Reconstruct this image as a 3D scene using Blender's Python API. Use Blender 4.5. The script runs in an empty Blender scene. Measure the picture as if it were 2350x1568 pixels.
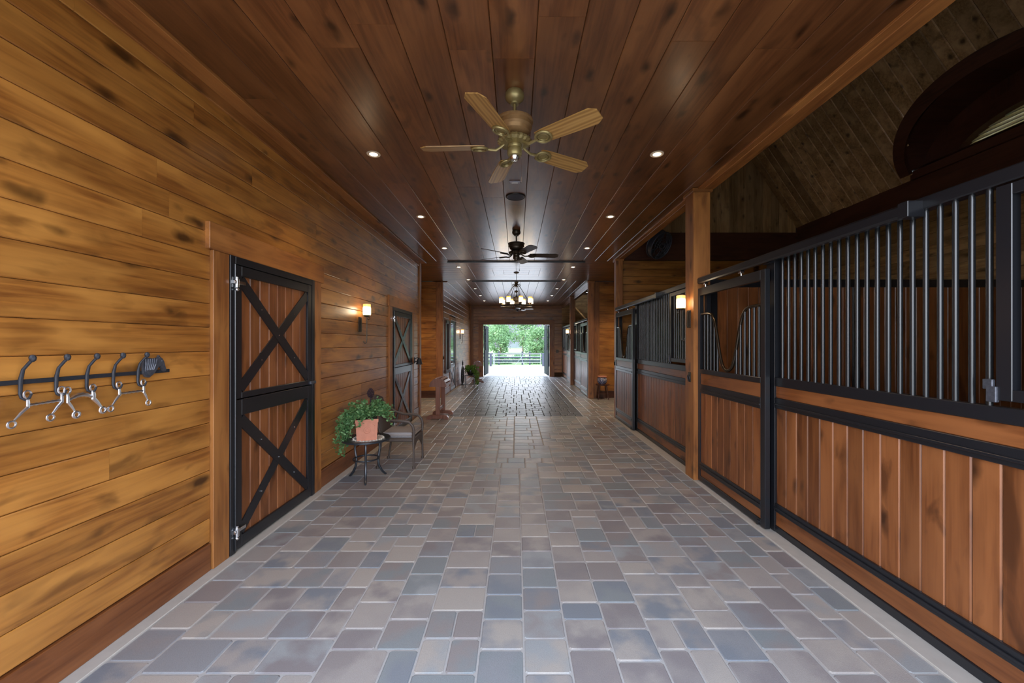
import bpy, bmesh, math, random
from mathutils import Vector, Matrix
R = random.Random(7)
PI = math.pi
S = bpy.context.scene
COL = S.collection

# ---------------------------------------------------------------- camera
cd = bpy.data.cameras.new('camera'); cam = bpy.data.objects.new('camera', cd); COL.objects.link(cam)
cam.location = (0, 0, 1.55); cam.rotation_euler = (PI/2, 0, 0)
cd.sensor_width = 36; cd.lens = 936/2350*36; cd.shift_x = -10/2350; cd.shift_y = 4/2350
cd.clip_start = 0.05; cd.clip_end = 600
S.camera = cam
# ---------------------------------------------------------------- view / world / sun
S.view_settings.view_transform = 'Standard'; S.view_settings.look = 'None'
S.view_settings.gamma = 1; S.view_settings.use_curve_mapping = False
S.view_settings.exposure = 1.18
W = bpy.data.worlds.new('sky'); S.world = W; W.use_nodes = True
wn, wl = W.node_tree.nodes, W.node_tree.links
wn.clear()
o_ = wn.new('ShaderNodeOutputWorld'); b_ = wn.new('ShaderNodeBackground'); tc = wn.new('ShaderNodeTexCoord')
sx = wn.new('ShaderNodeSeparateXYZ'); rp = wn.new('ShaderNodeValToRGB')
wl.new(tc.outputs['Generated'], sx.inputs[0]); wl.new(sx.outputs['Z'], rp.inputs[0])
rp.color_ramp.elements[0].position = 0.0; rp.color_ramp.elements[0].color = (0.88, 0.90, 0.96, 1)
rp.color_ramp.elements[1].position = 0.7; rp.color_ramp.elements[1].color = (0.60, 0.75, 1.0, 1)
wl.new(rp.outputs[0], b_.inputs[0]); b_.inputs[1].default_value = 3.4
wl.new(b_.outputs[0], o_.inputs[0])
sd = bpy.data.lights.new('sun', 'SUN'); sd.energy = 4.0; sd.angle = 0.02; sd.color = (1, .95, .86)
so = bpy.data.objects.new('sun', sd); COL.objects.link(so); so.rotation_euler = (math.radians(6), math.radians(-42), 0)
S.cycles.max_bounces = 7; S.cycles.diffuse_bounces = 4; S.cycles.glossy_bounces = 3
S.cycles.transmission_bounces = 4; S.cycles.transparent_max_bounces = 6
S.cycles.caustics_reflective = False; S.cycles.caustics_refractive = False
S.cycles.sample_clamp_indirect = 4.0
S.cycles.use_denoising = True

# ---------------------------------------------------------------- materials
def nt(name):
    m = bpy.data.materials.new(name); m.use_nodes = True
    return m, m.node_tree.nodes, m.node_tree.links, m.node_tree.nodes['Principled BSDF']
def rgba(c): return (c[0], c[1], c[2], 1)
def plain(name, col, rough=.5, metal=0, spec=.5, noise=0, scale=8, bump=0, emit=None, es=0):
    m, n, l, p = nt(name)
    p.inputs['Base Color'].default_value = rgba(col); p.inputs['Roughness'].default_value = rough
    p.inputs['Metallic'].default_value = metal; p.inputs['Specular IOR Level'].default_value = spec
    if noise or bump:
        t = n.new('ShaderNodeTexNoise'); t.inputs['Scale'].default_value = scale; t.inputs['Detail'].default_value = 4
        g = n.new('ShaderNodeNewGeometry'); l.new(g.outputs['Position'], t.inputs['Vector'])
        if noise:
            mx = n.new('ShaderNodeMix'); mx.data_type = 'RGBA'
            mx.inputs['A'].default_value = rgba([c*(1-noise) for c in col]); mx.inputs['B'].default_value = rgba([min(1, c*(1+noise)) for c in col])
            l.new(t.outputs['Fac'], mx.inputs['Factor']); l.new(mx.outputs['Result'], p.inputs['Base Color'])
        if bump:
            b = n.new('ShaderNodeBump'); b.inputs['Strength'].default_value = bump; b.inputs['Distance'].default_value = .003
            l.new(t.outputs['Fac'], b.inputs['Height']); l.new(b.outputs[0], p.inputs['Normal'])
    if emit:
        p.inputs['Emission Color'].default_value = rgba(emit); p.inputs['Emission Strength'].default_value = es
    return m
def rnd_node(n, l):
    oi = n.new('ShaderNodeObjectInfo'); g = n.new('ShaderNodeNewGeometry')
    a = n.new('ShaderNodeMath'); a.operation = 'ADD'; l.new(oi.outputs['Random'], a.inputs[0]); l.new(g.outputs['Random Per Island'], a.inputs[1])
    f = n.new('ShaderNodeMath'); f.operation = 'FRACT'; l.new(a.outputs[0], f.inputs[0])
    return f.outputs[0], g.outputs['Position']
def mathn(n, l, op, a, b=None, c=None):
    m = n.new('ShaderNodeMath'); m.operation = op
    for i, v in enumerate((a, b, c)):
        if v is None: continue
        if isinstance(v, (int, float)): m.inputs[i].default_value = v
        else: l.new(v, m.inputs[i])
    return m.outputs[0]
def mixc(n, l, f, a, b, mode='MIX'):
    m = n.new('ShaderNodeMix'); m.data_type = 'RGBA'; m.blend_type = mode
    for k, v in (('Factor', f), ('A', a), ('B', b)):
        if isinstance(v, (int, float)): m.inputs[k].default_value = v
        elif isinstance(v, (tuple, list)): m.inputs[k].default_value = rgba(v)
        else: l.new(v, m.inputs[k])
    return m.outputs['Result']
def wood(name, dark, base, light, axis, rough=.4, knots=1.0, spec=.5, var=.3, kcol=None, stain=.6, coat=0, crough=.16, rv=.25, bmp=.25):
    m, n, l, p = nt(name)
    p.inputs['Coat Weight'].default_value = coat; p.inputs['Coat Roughness'].default_value = crough
    r, pos = rnd_node(n, l)
    off = mathn(n, l, 'MULTIPLY', r, 53.0)
    cx = n.new('ShaderNodeCombineXYZ')
    for i in range(3): l.new(off, cx.inputs[i])
    ad = n.new('ShaderNodeVectorMath'); ad.operation = 'ADD'; l.new(pos, ad.inputs[0]); l.new(cx.outputs[0], ad.inputs[1])
    def scaled(al, ac):
        s = n.new('ShaderNodeVectorMath'); s.operation = 'MULTIPLY'; l.new(ad.outputs[0], s.inputs[0])
        v = [ac, ac, ac]; v['xyz'.index(axis)] = al; s.inputs[1].default_value = v
        return s.outputs[0]
    def noise(vec, sc, det=3, dist=0):
        t = n.new('ShaderNodeTexNoise'); t.inputs['Scale'].default_value = sc; t.inputs['Detail'].default_value = det
        t.inputs['Distortion'].default_value = dist; l.new(vec, t.inputs['Vector']); return t
    gr = noise(scaled(1.3, 26), 1.6, 4, .6)
    bl = noise(scaled(1.1, 4.5), 1.3, 3, .4)
    gf = n.new('ShaderNodeMapRange'); gf.inputs[1].default_value = .32; gf.inputs[2].default_value = .66; l.new(gr.outputs['Fac'], gf.inputs[0])
    c = mixc(n, l, gf.outputs[0], dark, base)
    bf = n.new('ShaderNodeMapRange'); bf.inputs[1].default_value = .42; bf.inputs[2].default_value = .72; l.new(bl.outputs['Fac'], bf.inputs[0])
    c = mixc(n, l, bf.outputs[0], c, light)
    # dark stain blotches around the knots
    st = noise(scaled(2.2, 7), 1.0, 4, .5)
    sf = n.new('ShaderNodeMapRange'); sf.inputs[1].default_value = .58; sf.inputs[2].default_value = .70; l.new(st.outputs['Fac'], sf.inputs[0])
    kd = kcol or [d*.22 for d in dark]
    c = mixc(n, l, mathn(n, l, 'MULTIPLY', sf.outputs[0], stain), c, [ (a*.7+b*.3)*.55 for a, b in zip(dark, base)])
    if knots:
        dn = noise(ad.outputs[0], 9, 2)
        sv = n.new('ShaderNodeVectorMath'); sv.operation = 'SCALE'; sv.inputs['Scale'].default_value = .35; l.new(dn.outputs['Color'], sv.inputs[0])
        av = n.new('ShaderNodeVectorMath'); av.operation = 'ADD'; l.new(scaled(3.0, 7.5), av.inputs[0]); l.new(sv.outputs[0], av.inputs[1])
        vo = n.new('ShaderNodeTexVoronoi'); vo.inputs['Scale'].default_value = 1; l.new(av.outputs[0], vo.inputs['Vector'])
        vcs_ = n.new('ShaderNodeSeparateColor'); l.new(vo.outputs['Color'], vcs_.inputs[0]); vcs = vcs_.outputs[0]
        kf = n.new('ShaderNodeMapRange'); kf.inputs[1].default_value = .36; kf.inputs[2].default_value = .13; l.new(mathn(n, l, 'ADD', vo.outputs['Distance'], mathn(n, l, 'MULTIPLY', vcs, .30)), kf.inputs[0])
        c = mixc(n, l, mathn(n, l, 'MULTIPLY', kf.outputs[0], .9*knots), c, kd)
    hv = n.new('ShaderNodeHueSaturation'); l.new(c, hv.inputs['Color'])
    l.new(mathn(n, l, 'MULTIPLY_ADD', r, 2*var, 1-var), hv.inputs['Value'])
    l.new(hv.outputs[0], p.inputs['Base Color'])
    p.inputs['Specular IOR Level'].default_value = spec
    l.new(mathn(n, l, 'MULTIPLY_ADD', bl.outputs['Fac'], rv, rough-rv/2), p.inputs['Roughness'])
    b = n.new('ShaderNodeBump'); b.inputs['Strength'].default_value = bmp; b.inputs['Distance'].default_value = .002
    l.new(gr.outputs['Fac'], b.inputs['Height']); l.new(b.outputs[0], p.inputs['Normal'])
    return m
def stone(name, cols, rough, lo=.75, hi=1.15, coat=.22):
    m, n, l, p = nt(name)
    r, pos = rnd_node(n, l)
    rp = n.new('ShaderNodeValToRGB'); rp.color_ramp.interpolation = 'CONSTANT'
    e = rp.color_ramp.elements
    while len(e) < len(cols): e.new(.5)
    for i, c in enumerate(cols): e[i].position = i/len(cols); e[i].color = rgba(c)
    l.new(r, rp.inputs[0])
    off = mathn(n, l, 'MULTIPLY', r, 91.0); cx = n.new('ShaderNodeCombineXYZ')
    for i in range(3): l.new(off, cx.inputs[i])
    ad = n.new('ShaderNodeVectorMath'); ad.operation = 'ADD'; l.new(pos, ad.inputs[0]); l.new(cx.outputs[0], ad.inputs[1])
    t = n.new('ShaderNodeTexNoise'); t.inputs['Scale'].default_value = 5; t.inputs['Detail'].default_value = 3; l.new(ad.outputs[0], t.inputs['Vector'])
    t2 = n.new('ShaderNodeTexNoise'); t2.inputs['Scale'].default_value = 220; t2.inputs['Detail'].default_value = 2; l.new(pos, t2.inputs['Vector'])
    r2 = mathn(n, l, 'FRACT', mathn(n, l, 'MULTIPLY', r, 7.3))
    p.inputs['Coat Weight'].default_value = coat; p.inputs['Coat Roughness'].default_value = .3
    rp2 = n.new('ShaderNodeValToRGB'); rp2.color_ramp.interpolation = 'CONSTANT'
    e = rp2.color_ramp.elements
    while len(e) < len(cols): e.new(.5)
    for i, c in enumerate(cols): e[i].position = i/len(cols); e[i].color = rgba(c)
    l.new(r2, rp2.inputs[0])
    f = n.new('ShaderNodeMapRange'); f.inputs[1].default_value = .42; f.inputs[2].default_value = .6; l.new(t.outputs['Fac'], f.inputs[0])
    c = mixc(n, l, f.outputs[0], rp.outputs[0], rp2.outputs[0])
    hv = n.new('ShaderNodeHueSaturation'); l.new(c, hv.inputs['Color'])
    l.new(mathn(n, l, 'MULTIPLY_ADD', t2.outputs['Fac'], hi-lo, lo), hv.inputs['Value'])
    l.new(hv.outputs[0], p.inputs['Base Color'])
    l.new(mathn(n, l, 'MULTIPLY_ADD', t.outputs['Fac'], .2, rough-.1), p.inputs['Roughness'])
    b = n.new('ShaderNodeBump'); b.inputs['Strength'].default_value = .35; b.inputs['Distance'].default_value = .002
    l.new(t2.outputs['Fac'], b.inputs['Height']); l.new(b.outputs[0], p.inputs['Normal'])
    return m

WALLD, WALLB, WALLL = (.20, .066, .012), (.40, .155, .028), (.54, .235, .048)
CEILD, CEILB, CEILL = (.085, .028, .009), (.16, .058, .019), (.22, .085, .027)
STALD, STALB, STALL = (.135, .040, .011), (.235, .078, .023), (.30, .108, .034)
TRMD, TRMB, TRML = (.19, .065, .018), (.33, .125, .032), (.43, .175, .045)
DARD, DARB, DARL = (.05, .018, .010), (.085, .03, .016), (.11, .042, .022)
M = {}
for a in 'xyz':
    M['wall_'+a] = wood('golden_pine_'+a, WALLD, WALLB, WALLL, a, .40, 1, spec=.4, var=.14, stain=.7, coat=.5, crough=.30, rv=.1, bmp=.12)
    M['ceil_'+a] = wood('dark_stained_pine_'+a, CEILD, CEILB, CEILL, a, .34, 1, var=.2, coat=.75, rv=.05, bmp=.04, crough=.24)
    M['stall_'+a] = wood('red_stained_pine_'+a, STALD, STALB, STALL, a, .36, 1, var=.22, stain=.9, coat=.1, crough=.3)
    M['trim_'+a] = wood('casing_pine_'+a, TRMD, TRMB, TRML, a, .42, .8, var=.12)
    M['dark_'+a] = wood('mahogany_'+a, DARD, DARB, DARL, a, .4, 0, var=.1)
    M['attic_'+a] = wood('attic_pine_'+a, (.26, .14, .05), (.48, .29, .115), (.62, .40, .18), a, .6, 1, var=.35)
M['black'] = plain('black_powder_coat', (.012, .013, .016), .28, 0, .6)
M['bar'] = plain('black_satin_tube', (.022, .024, .027), .25, .3, .8)
M['yoke'] = plain('worn_bronze_tube', (.09, .07, .05), .25, .9)
M['chrome'] = plain('zinc_plated_steel', (.75, .76, .78), .22, 1)
M['silver'] = plain('polished_bit_steel', (.82, .82, .84), .3, 1, noise=.1, scale=60)
M['iron'] = plain('wrought_iron', (.035, .037, .045), .5, .4, noise=.3, scale=60, bump=.3)
M['pewter'] = plain('pewter_cast_iron', (.10, .105, .125), .5, .6, noise=.4, scale=80, bump=.5)
M['bronze'] = plain('oil_rubbed_bronze', (.07, .055, .04), .4, .7, noise=.3, scale=40)
M['brass'] = plain('antique_brass', (.30, .235, .095), .38, .55, noise=.3, scale=30)
M['brass2'] = plain('antique_copper_brass', (.36, .21, .09), .38, .5, noise=.35, scale=30)
M['sand'] = plain('joint_sand', (.40, .38, .36), .9, noise=.15, scale=60)
M['darkjoint'] = plain('dark_joint', (.02, .022, .026), .8)
M['concrete'] = plain('curb_concrete', (.46, .42, .37), .8, noise=.12, scale=14, bump=.4)
M['concrete_out'] = plain('sunlit_concrete', (.40, .375, .36), .9, noise=.05, scale=1)
M['blockslab'] = plain('dark_backing', (.03, .02, .015), .9)
M['terracotta'] = plain('terracotta', (.60, .25, .16), .8, noise=.18, scale=22, bump=.3)
M['soil'] = plain('potting_soil', (.03, .02, .014), .95, noise=.4, scale=80, bump=.6)
M['lace'] = plain('white_lace_doily', (.72, .66, .58), .8, noise=.1, scale=60)
M['wicker'] = plain('brown_wicker', (.075, .055, .045), .55, noise=.5, scale=120, bump=.9)
M['cushion'] = plain('grey_cushion_fabric', (.30, .28, .28), .9, noise=.1, scale=90, bump=.3)
M['tablemetal'] = plain('black_cast_aluminium', (.02, .026, .034), .35, .2, .8)
M['rackwood'] = wood('saddle_rack_wood', (.17, .065, .04), (.26, .11, .07), (.30, .13, .085), 'z', .34, 0, var=.08)
M['leaf'] = None
M['whiteplastic'] = plain('white_plastic', (.75, .74, .72), .4)
M['greyplastic'] = plain('grey_plastic_plate', (.35, .34, .40), .5)
M['speaker'] = plain('speaker_grille_cloth', (.05, .055, .075), .7, noise=.2, scale=200)
M['doorgreen'] = plain('dark_green_grey_paint', (.010, .018, .020), .8, spec=.1)
M['mirrorglass'] = plain('dark_window_glass', (.02, .03, .03), .04, 0, 1.0)
M['galv'] = plain('galvanised_pipe', (.28, .33, .34), .5, .3)
M['fence'] = plain('black_fence_paint', (.03, .035, .055), .6)
M['bark'] = plain('pale_bark', (.22, .17, .13), .9, noise=.3, scale=6)
M['grass'] = plain('pasture_grass', (.09, .14, .05), .95, noise=.35, scale=1.2)
M['hill'] = plain('distant_wooded_hill', (.10, .12, .12), 1, noise=.25, scale=.15)
M['can'] = plain('can_baffle', (.62, .50, .36), .4)
M['bulb'] = plain('can_lamp_lens', (1, .9, .75), .4, emit=(1, .86, .66), es=4)
M['potblack'] = plain('black_glazed_pot', (.02, .02, .022), .3)
M['seedhead'] = plain('dark_plum_seed_head', (.03, .012, .018), .6, noise=.5, scale=120)
M['backing'] = plain('wall_backing_board', (.06, .03, .014), .9)

def leafmat(name, a, b, rough=.45, tr=.25):
    m, n, l, p = nt(name)
    r, pos = rnd_node(n, l)
    l.new(mixc(n, l, r, a, b), p.inputs['Base Color']); p.inputs['Roughness'].default_value = rough
    t = n.new('ShaderNodeBsdfTranslucent'); l.new(mixc(n, l, r, a, b), t.inputs[0])
    mx = n.new('ShaderNodeMixShader'); mx.inputs[0].default_value = tr
    l.new(p.outputs[0], mx.inputs[1]); l.new(t.outputs[0], mx.inputs[2])
    l.new(mx.outputs[0], n['Material Output'].inputs[0])
    return m
M['leaf'] = leafmat('jasmine_leaf', (.05, .17, .055), (.22, .40, .16))
M['leaf2'] = leafmat('fern_leaf', (.08, .22, .03), (.25, .42, .08))
M['tree1'] = leafmat('spring_green_foliage', (.12, .23, .10), (.20, .33, .15), .8, .4)
M['tree2'] = leafmat('deep_green_foliage', (.06, .14, .05), (.11, .21, .08), .8, .4)
M['tree3'] = leafmat('pale_lilac_grey_foliage', (.16, .155, .18), (.25, .23, .26), .9, .3)

def shade_mat():
    m, n, l, p = nt('onyx_lamp_shade')
    g = n.new('ShaderNodeTexCoord'); sx = n.new('ShaderNodeSeparateXYZ'); l.new(g.outputs['Object'], sx.inputs[0])
    t = n.new('ShaderNodeTexNoise'); t.inputs['Scale'].default_value = 25; l.new(g.outputs['Object'], t.inputs['Vector'])
    z = mathn(n, l, 'ADD', sx.outputs['Z'], mathn(n, l, 'MULTIPLY_ADD', t.outputs['Fac'], .02, -.01))
    rp = n.new('ShaderNodeValToRGB'); l.new(mathn(n, l, 'DIVIDE', z, .15), rp.inputs[0])
    e = rp.color_ramp.elements
    e[0].position = 0; e[0].color = (1, .5, .14, 1); e[1].position = 1; e[1].color = (.9, .36, .06, 1)
    for q, c in ((.14, (1, .82, .55, 1)), (.62, (1, .82, .55, 1)), (.78, (1, .42, .08, 1))):
        k = e.new(q); k.color = c
    st = n.new('ShaderNodeValToRGB'); l.new(mathn(n, l, 'DIVIDE', z, .15), st.inputs[0])
    s = st.color_ramp.elements; s[0].position = 0; s[0].color = (.25,)*3+(1,); s[1].position = 1; s[1].color = (.1,)*3+(1,)
    for q, c in ((.16, 1), (.6, 1), (.78, .16)):
        k = s.new(q); k.color = (c, c, c, 1)
    l.new(rp.outputs[0], p.inputs['Emission Color']); l.new(mathn(n, l, 'MULTIPLY', st.outputs[0], 6.5), p.inputs['Emission Strength'])
    p.inputs['Base Color'].default_value = (.8, .6, .35, 1); p.inputs['Roughness'].default_value = .3
    return m
M['shade'] = shade_mat()
def oak(name, d, b):
    m, n, l, p = nt(name)
    tc = n.new('ShaderNodeTexCoord'); mp = n.new('ShaderNodeMapping'); mp.inputs['Scale'].default_value = (2.4, 13, 13); mp.inputs['Rotation'].default_value = (0, .10, .06)
    l.new(tc.outputs['Object'], mp.inputs[0])
    w = n.new('ShaderNodeTexWave'); w.wave_type = 'RINGS'; w.inputs['Scale'].default_value = .9; w.inputs['Distortion'].default_value = 6
    w.inputs['Detail'].default_value = 2; w.inputs['Detail Scale'].default_value = .8; l.new(mp.outputs[0], w.inputs['Vector'])
    l.new(mixc(n, l, w.outputs['Fac'], d, b), p.inputs['Base Color']); p.inputs['Roughness'].default_value = .4
    return m
M['oak'] = oak('oak_blade', (.26, .13, .035), (.42, .235, .07))
M['darkblade'] = oak('dark_blade', (.05, .035, .028), (.07, .05, .04))
M['sheenblade'] = oak('sheen_blade', (.4, .38, .36), (.5, .48, .45))  # whitish specular sheen of the far fan's blades, put into the base colour
M['paver'] = stone('tumbled_paver', [(.36, .325, .30), (.265, .27, .28), (.30, .275, .265), (.215, .235, .26), (.41, .37, .33), (.335, .345, .345), (.28, .25, .24), (.245, .265, .27), (.38, .345, .315), (.25, .225, .225)], .40)
M['runner'] = stone('charcoal_runner_brick', [(.075, .08, .095), (.11, .115, .13), (.09, .09, .10), (.13, .14, .155)], .38, coat=.08)
def ceramic():
    m, n, l, p = nt('painted_ceramic')
    g = n.new('ShaderNodeTexCoord'); v = n.new('ShaderNodeTexVoronoi'); v.inputs['Scale'].default_value = 42; l.new(g.outputs['Object'], v.inputs['Vector'])
    f = n.new('ShaderNodeMapRange'); f.inputs[1].default_value = .35; f.inputs[2].default_value = .5; l.new(v.outputs['Distance'], f.inputs[0])
    l.new(mixc(n, l, f.outputs[0], (.62, .60, .58), (.08, .10, .22)), p.inputs['Base Color']); p.inputs['Roughness'].default_value = .2
    return m
M['ceramic'] = ceramic()
def slatmat():
    m, n, l, p = nt('cream_blind_slat')
    p.inputs['Base Color'].default_value = (.62, .56, .38, 1)
    t = n.new('ShaderNodeBsdfTranslucent'); t.inputs[0].default_value = (.5, .44, .26, 1)
    mx = n.new('ShaderNodeMixShader'); mx.inputs[0].default_value = .35
    l.new(p.outputs[0], mx.inputs[1]); l.new(t.outputs[0], mx.inputs[2]); l.new(mx.outputs[0], n['Material Output'].inputs[0])
    return m
M['slat'] = slatmat()
def glassmat():
    m, n, l, p = nt('clear_pane')
    p.inputs['Base Color'].default_value = (.9, .95, .93, 1); p.inputs['Roughness'].default_value = .02
    t = n.new('ShaderNodeBsdfTransparent'); gl = n.new('ShaderNodeBsdfGlossy'); gl.inputs['Roughness'].default_value = .02
    fr = n.new('ShaderNodeFresnel'); mx = n.new('ShaderNodeMixShader')
    l.new(fr.outputs[0], mx.inputs[0]); l.new(t.outputs[0], mx.inputs[1]); l.new(gl.outputs[0], mx.inputs[2])
    l.new(mx.outputs[0], n['Material Output'].inputs[0])
    return m
M['glass'] = glassmat()

# ---------------------------------------------------------------- mesh helpers
class MB:
    def __init__(s): s.v = []; s.f = []
    def add(s, vs, fs):
        k = len(s.v); s.v += [tuple(q) for q in vs]; s.f += [tuple(i+k for i in f) for f in fs]; return s
    def box(s, x0, x1, y0, y1, z0, z1, c=0):
        x0, x1 = sorted((x0, x1)); y0, y1 = sorted((y0, y1)); z0, z1 = sorted((z0, z1))
        if c == 0:
            return s.add([(x, y, z) for x in (x0, x1) for y in (y0, y1) for z in (z0, z1)],
                         [(0, 1, 3, 2), (4, 6, 7, 5), (0, 4, 5, 1), (2, 3, 7, 6), (0, 2, 6, 4), (1, 5, 7, 3)])
        bm = bmesh.new(); bmesh.ops.create_cube(bm, size=1)
        bmesh.ops.scale(bm, vec=(x1-x0, y1-y0, z1-z0), verts=bm.verts)
        bmesh.ops.translate(bm, vec=((x0+x1)/2, (y0+y1)/2, (z0+z1)/2), verts=bm.verts)
        bmesh.ops.bevel(bm, geom=list(bm.edges), offset=c, segments=1, affect='EDGES')
        bm.verts.index_update(); s.add([v.co[:] for v in bm.verts], [[v.index for v in f.verts] for f in bm.faces]); bm.free(); return s
    def board(s, fr, u0, u1, v0, v1, t=.02, c=.004, top=0):
        O, U, V, N = [Vector(q) for q in fr]
        cs = [(v0, -t), (v0, top-c), (v0+c, top), (v1-c, top), (v1, top-c), (v1, -t)]
        vs = [O+U*u+V*a+N*b for u in (u0, u1) for a, b in cs]
        return s.add(vs, [(5, 4, 3, 2, 1, 0), (6, 7, 8, 9, 10, 11)]+[(i, (i+1) % 6, (i+1) % 6+6, i+6) for i in range(6)])
    def tube(s, pts, r, n=8, closed=False):
        pts = [Vector(p) for p in pts]; N = len(pts)
        rs = r if isinstance(r, (list, tuple)) else [r]*N
        vs = []; prev = None
        for i, p in enumerate(pts):
            if closed: d = pts[(i+1) % N]-pts[i-1]
            else: d = pts[min(i+1, N-1)]-pts[max(i-1, 0)]
            d.normalize()
            if prev is None:
                a = Vector((0, 0, 1)) if abs(d.z) < .9 else Vector((1, 0, 0)); u = d.cross(a).normalized()
            else: u = (prev-d*prev.dot(d)).normalized()
            prev = u; w = d.cross(u)
            vs += [p+(u*math.cos(2*PI*j/n)+w*math.sin(2*PI*j/n))*rs[i] for j in range(n)]
        fs = []
        for i in range(N if closed else N-1):
            a = i*n; b = ((i+1) % N)*n
            fs += [(a+j, a+(j+1) % n, b+(j+1) % n, b+j) for j in range(n)]
        if not closed: fs += [tuple(range(n))[::-1], tuple(range((N-1)*n, N*n))]
        return s.add(vs, fs)
    def cyl(s, p0, p1, r, n=12, r2=None): return s.tube([p0, p1], [r, r if r2 is None else r2], n)
    def lathe(s, prof, c=(0, 0, 0), n=24, ax=None):
        c = Vector(c); vs = []; fs = []
        if ax is None: U, V, A = Vector((1, 0, 0)), Vector((0, 1, 0)), Vector((0, 0, 1))
        else:
            A = Vector(ax).normalized(); U = A.orthogonal().normalized(); V = A.cross(U)
        for r, z in prof: vs += [c+A*z+(U*math.cos(2*PI*j/n)+V*math.sin(2*PI*j/n))*max(r, 1e-4) for j in range(n)]
        for i in range(len(prof)-1): fs += [(i*n+j, i*n+(j+1) % n, (i+1)*n+(j+1) % n, (i+1)*n+j) for j in range(n)]
        fs += [tuple(range(n))[::-1], tuple(range((len(prof)-1)*n, len(prof)*n))]
        return s.add(vs, fs)
    def prism(s, poly, fr, t):           # poly in (U,V), extruded from N=0 to N=t
        O, U, V, N = [Vector(q) for q in fr]; k = len(poly)
        return s.add([O+U*a+V*b+N*h for h in (0, t) for a, b in poly],
                     [tuple(range(k))[::-1], tuple(range(k, 2*k))]+[(i, (i+1) % k, (i+1) % k+k, i+k) for i in range(k)])
    def sphere(s, c, r, n=10, m=6, sc=(1, 1, 1)):
        c = Vector(c)
        return s.add(*(lambda pr: (lambda q: (q.v, q.f))(MB().lathe(pr, (0, 0, 0), n)))([(r*math.sin(PI*i/m), -r*math.cos(PI*i/m)) for i in range(m+1)])) if False else s._sph(c, r, n, m, sc)
    def _sph(s, c, r, n, m, sc):
        q = MB().lathe([(r*math.sin(PI*i/m), -r*math.cos(PI*i/m)) for i in range(m+1)], (0, 0, 0), n)
        return s.add([(c[0]+v[0]*sc[0], c[1]+v[1]*sc[1], c[2]+v[2]*sc[2]) for v in q.v], q.f)
    def build(s, name, mat, parent=None, org=(0, 0, 0), smooth=False, recalc=True):
        me = bpy.data.meshes.new(name)
        me.from_pydata([(a-org[0], b-org[1], c-org[2]) for a, b, c in s.v], [], s.f)
        if recalc:
            bm = bmesh.new(); bm.from_mesh(me); bmesh.ops.recalc_face_normals(bm, faces=bm.faces); bm.to_mesh(me); bm.free()
        if smooth:
            me.polygons.foreach_set('use_smooth', [True]*len(me.polygons))
            try: me.set_sharp_from_angle(angle=math.radians(38))
            except Exception: pass
        me.materials.append(mat)
        o = bpy.data.objects.new(name, me); COL.objects.link(o)
        if parent is not None: o.parent = parent
        else: o.location = org
        return o
def tag(o, label=None, cat=None, group=None, kind=None):
    for k, v in (('label', label), ('category', cat), ('group', group), ('kind', kind)):
        if v: o[k] = v
    return o
def thing(name, loc, label, cat, group=None, rz=0, kind=None):
    o = bpy.data.objects.new(name, None); COL.objects.link(o); o.location = loc; o.rotation_euler = (0, 0, rz); o.empty_display_size = .1
    return tag(o, label, cat, group, kind)
def copy_tree(o, parent=None, loc=None, rz=None):
    c = o.copy(); COL.objects.link(c)
    if parent is not None: c.parent = parent
    if loc is not None: c.location = loc
    if rz is not None: c.rotation_euler = (0, 0, rz)
    for ch in list(o.children): copy_tree(ch, c)
    return c
X_, Y_, Z_ = (1, 0, 0), (0, 1, 0), (0, 0, 1)
def neg(a): return tuple(-q for q in a)
def clad(parent, fr, u0, u1, edges, mat, holes=(), seg=3.4, gap=.0012, t=.018, c=.005, joined=False, name='plank', jit=.0):
    jm = MB()
    for k in range(len(edges)-1):
        a, b = edges[k], edges[k+1]; m_ = (a+b)/2
        iv = [(u0, u1)]
        for (h0, h1, g0, g1) in holes:
            if g0 < m_ < g1:
                nv = []
                for p, q in iv:
                    if h1 <= p or h0 >= q: nv.append((p, q)); continue
                    if h0 > p: nv.append((p, h0))
                    if h1 < q: nv.append((h1, q))
                iv = nv
        for p, q in iv:
            cuts = [p]
            x = p+R.uniform(.35, 1)*seg
            while x < q-.5: cuts.append(x); x += seg*R.uniform(.8, 1.2)
            cuts.append(q)
            for i in range(len(cuts)-1):
                mb = jm if joined else MB()
                mb.board(fr, cuts[i]+(.0008 if i else 0), cuts[i+1]-.0008, a+gap, b-gap, t, c, R.uniform(-jit, jit))
                if not joined: mb.build(name, mat, parent)
    if joined: o = jm.build(name, mat, parent); o['kind'] = 'stuff'

H = 3.30; XL = -2.09; XR = 2.12; YE = 18.9; YF = 0.40
YA0, YA1 = 8.85, 11.60          # cross aisle
rows = [.195+.1625*i for i in range(20)]; rows[-1] = 3.29

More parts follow.
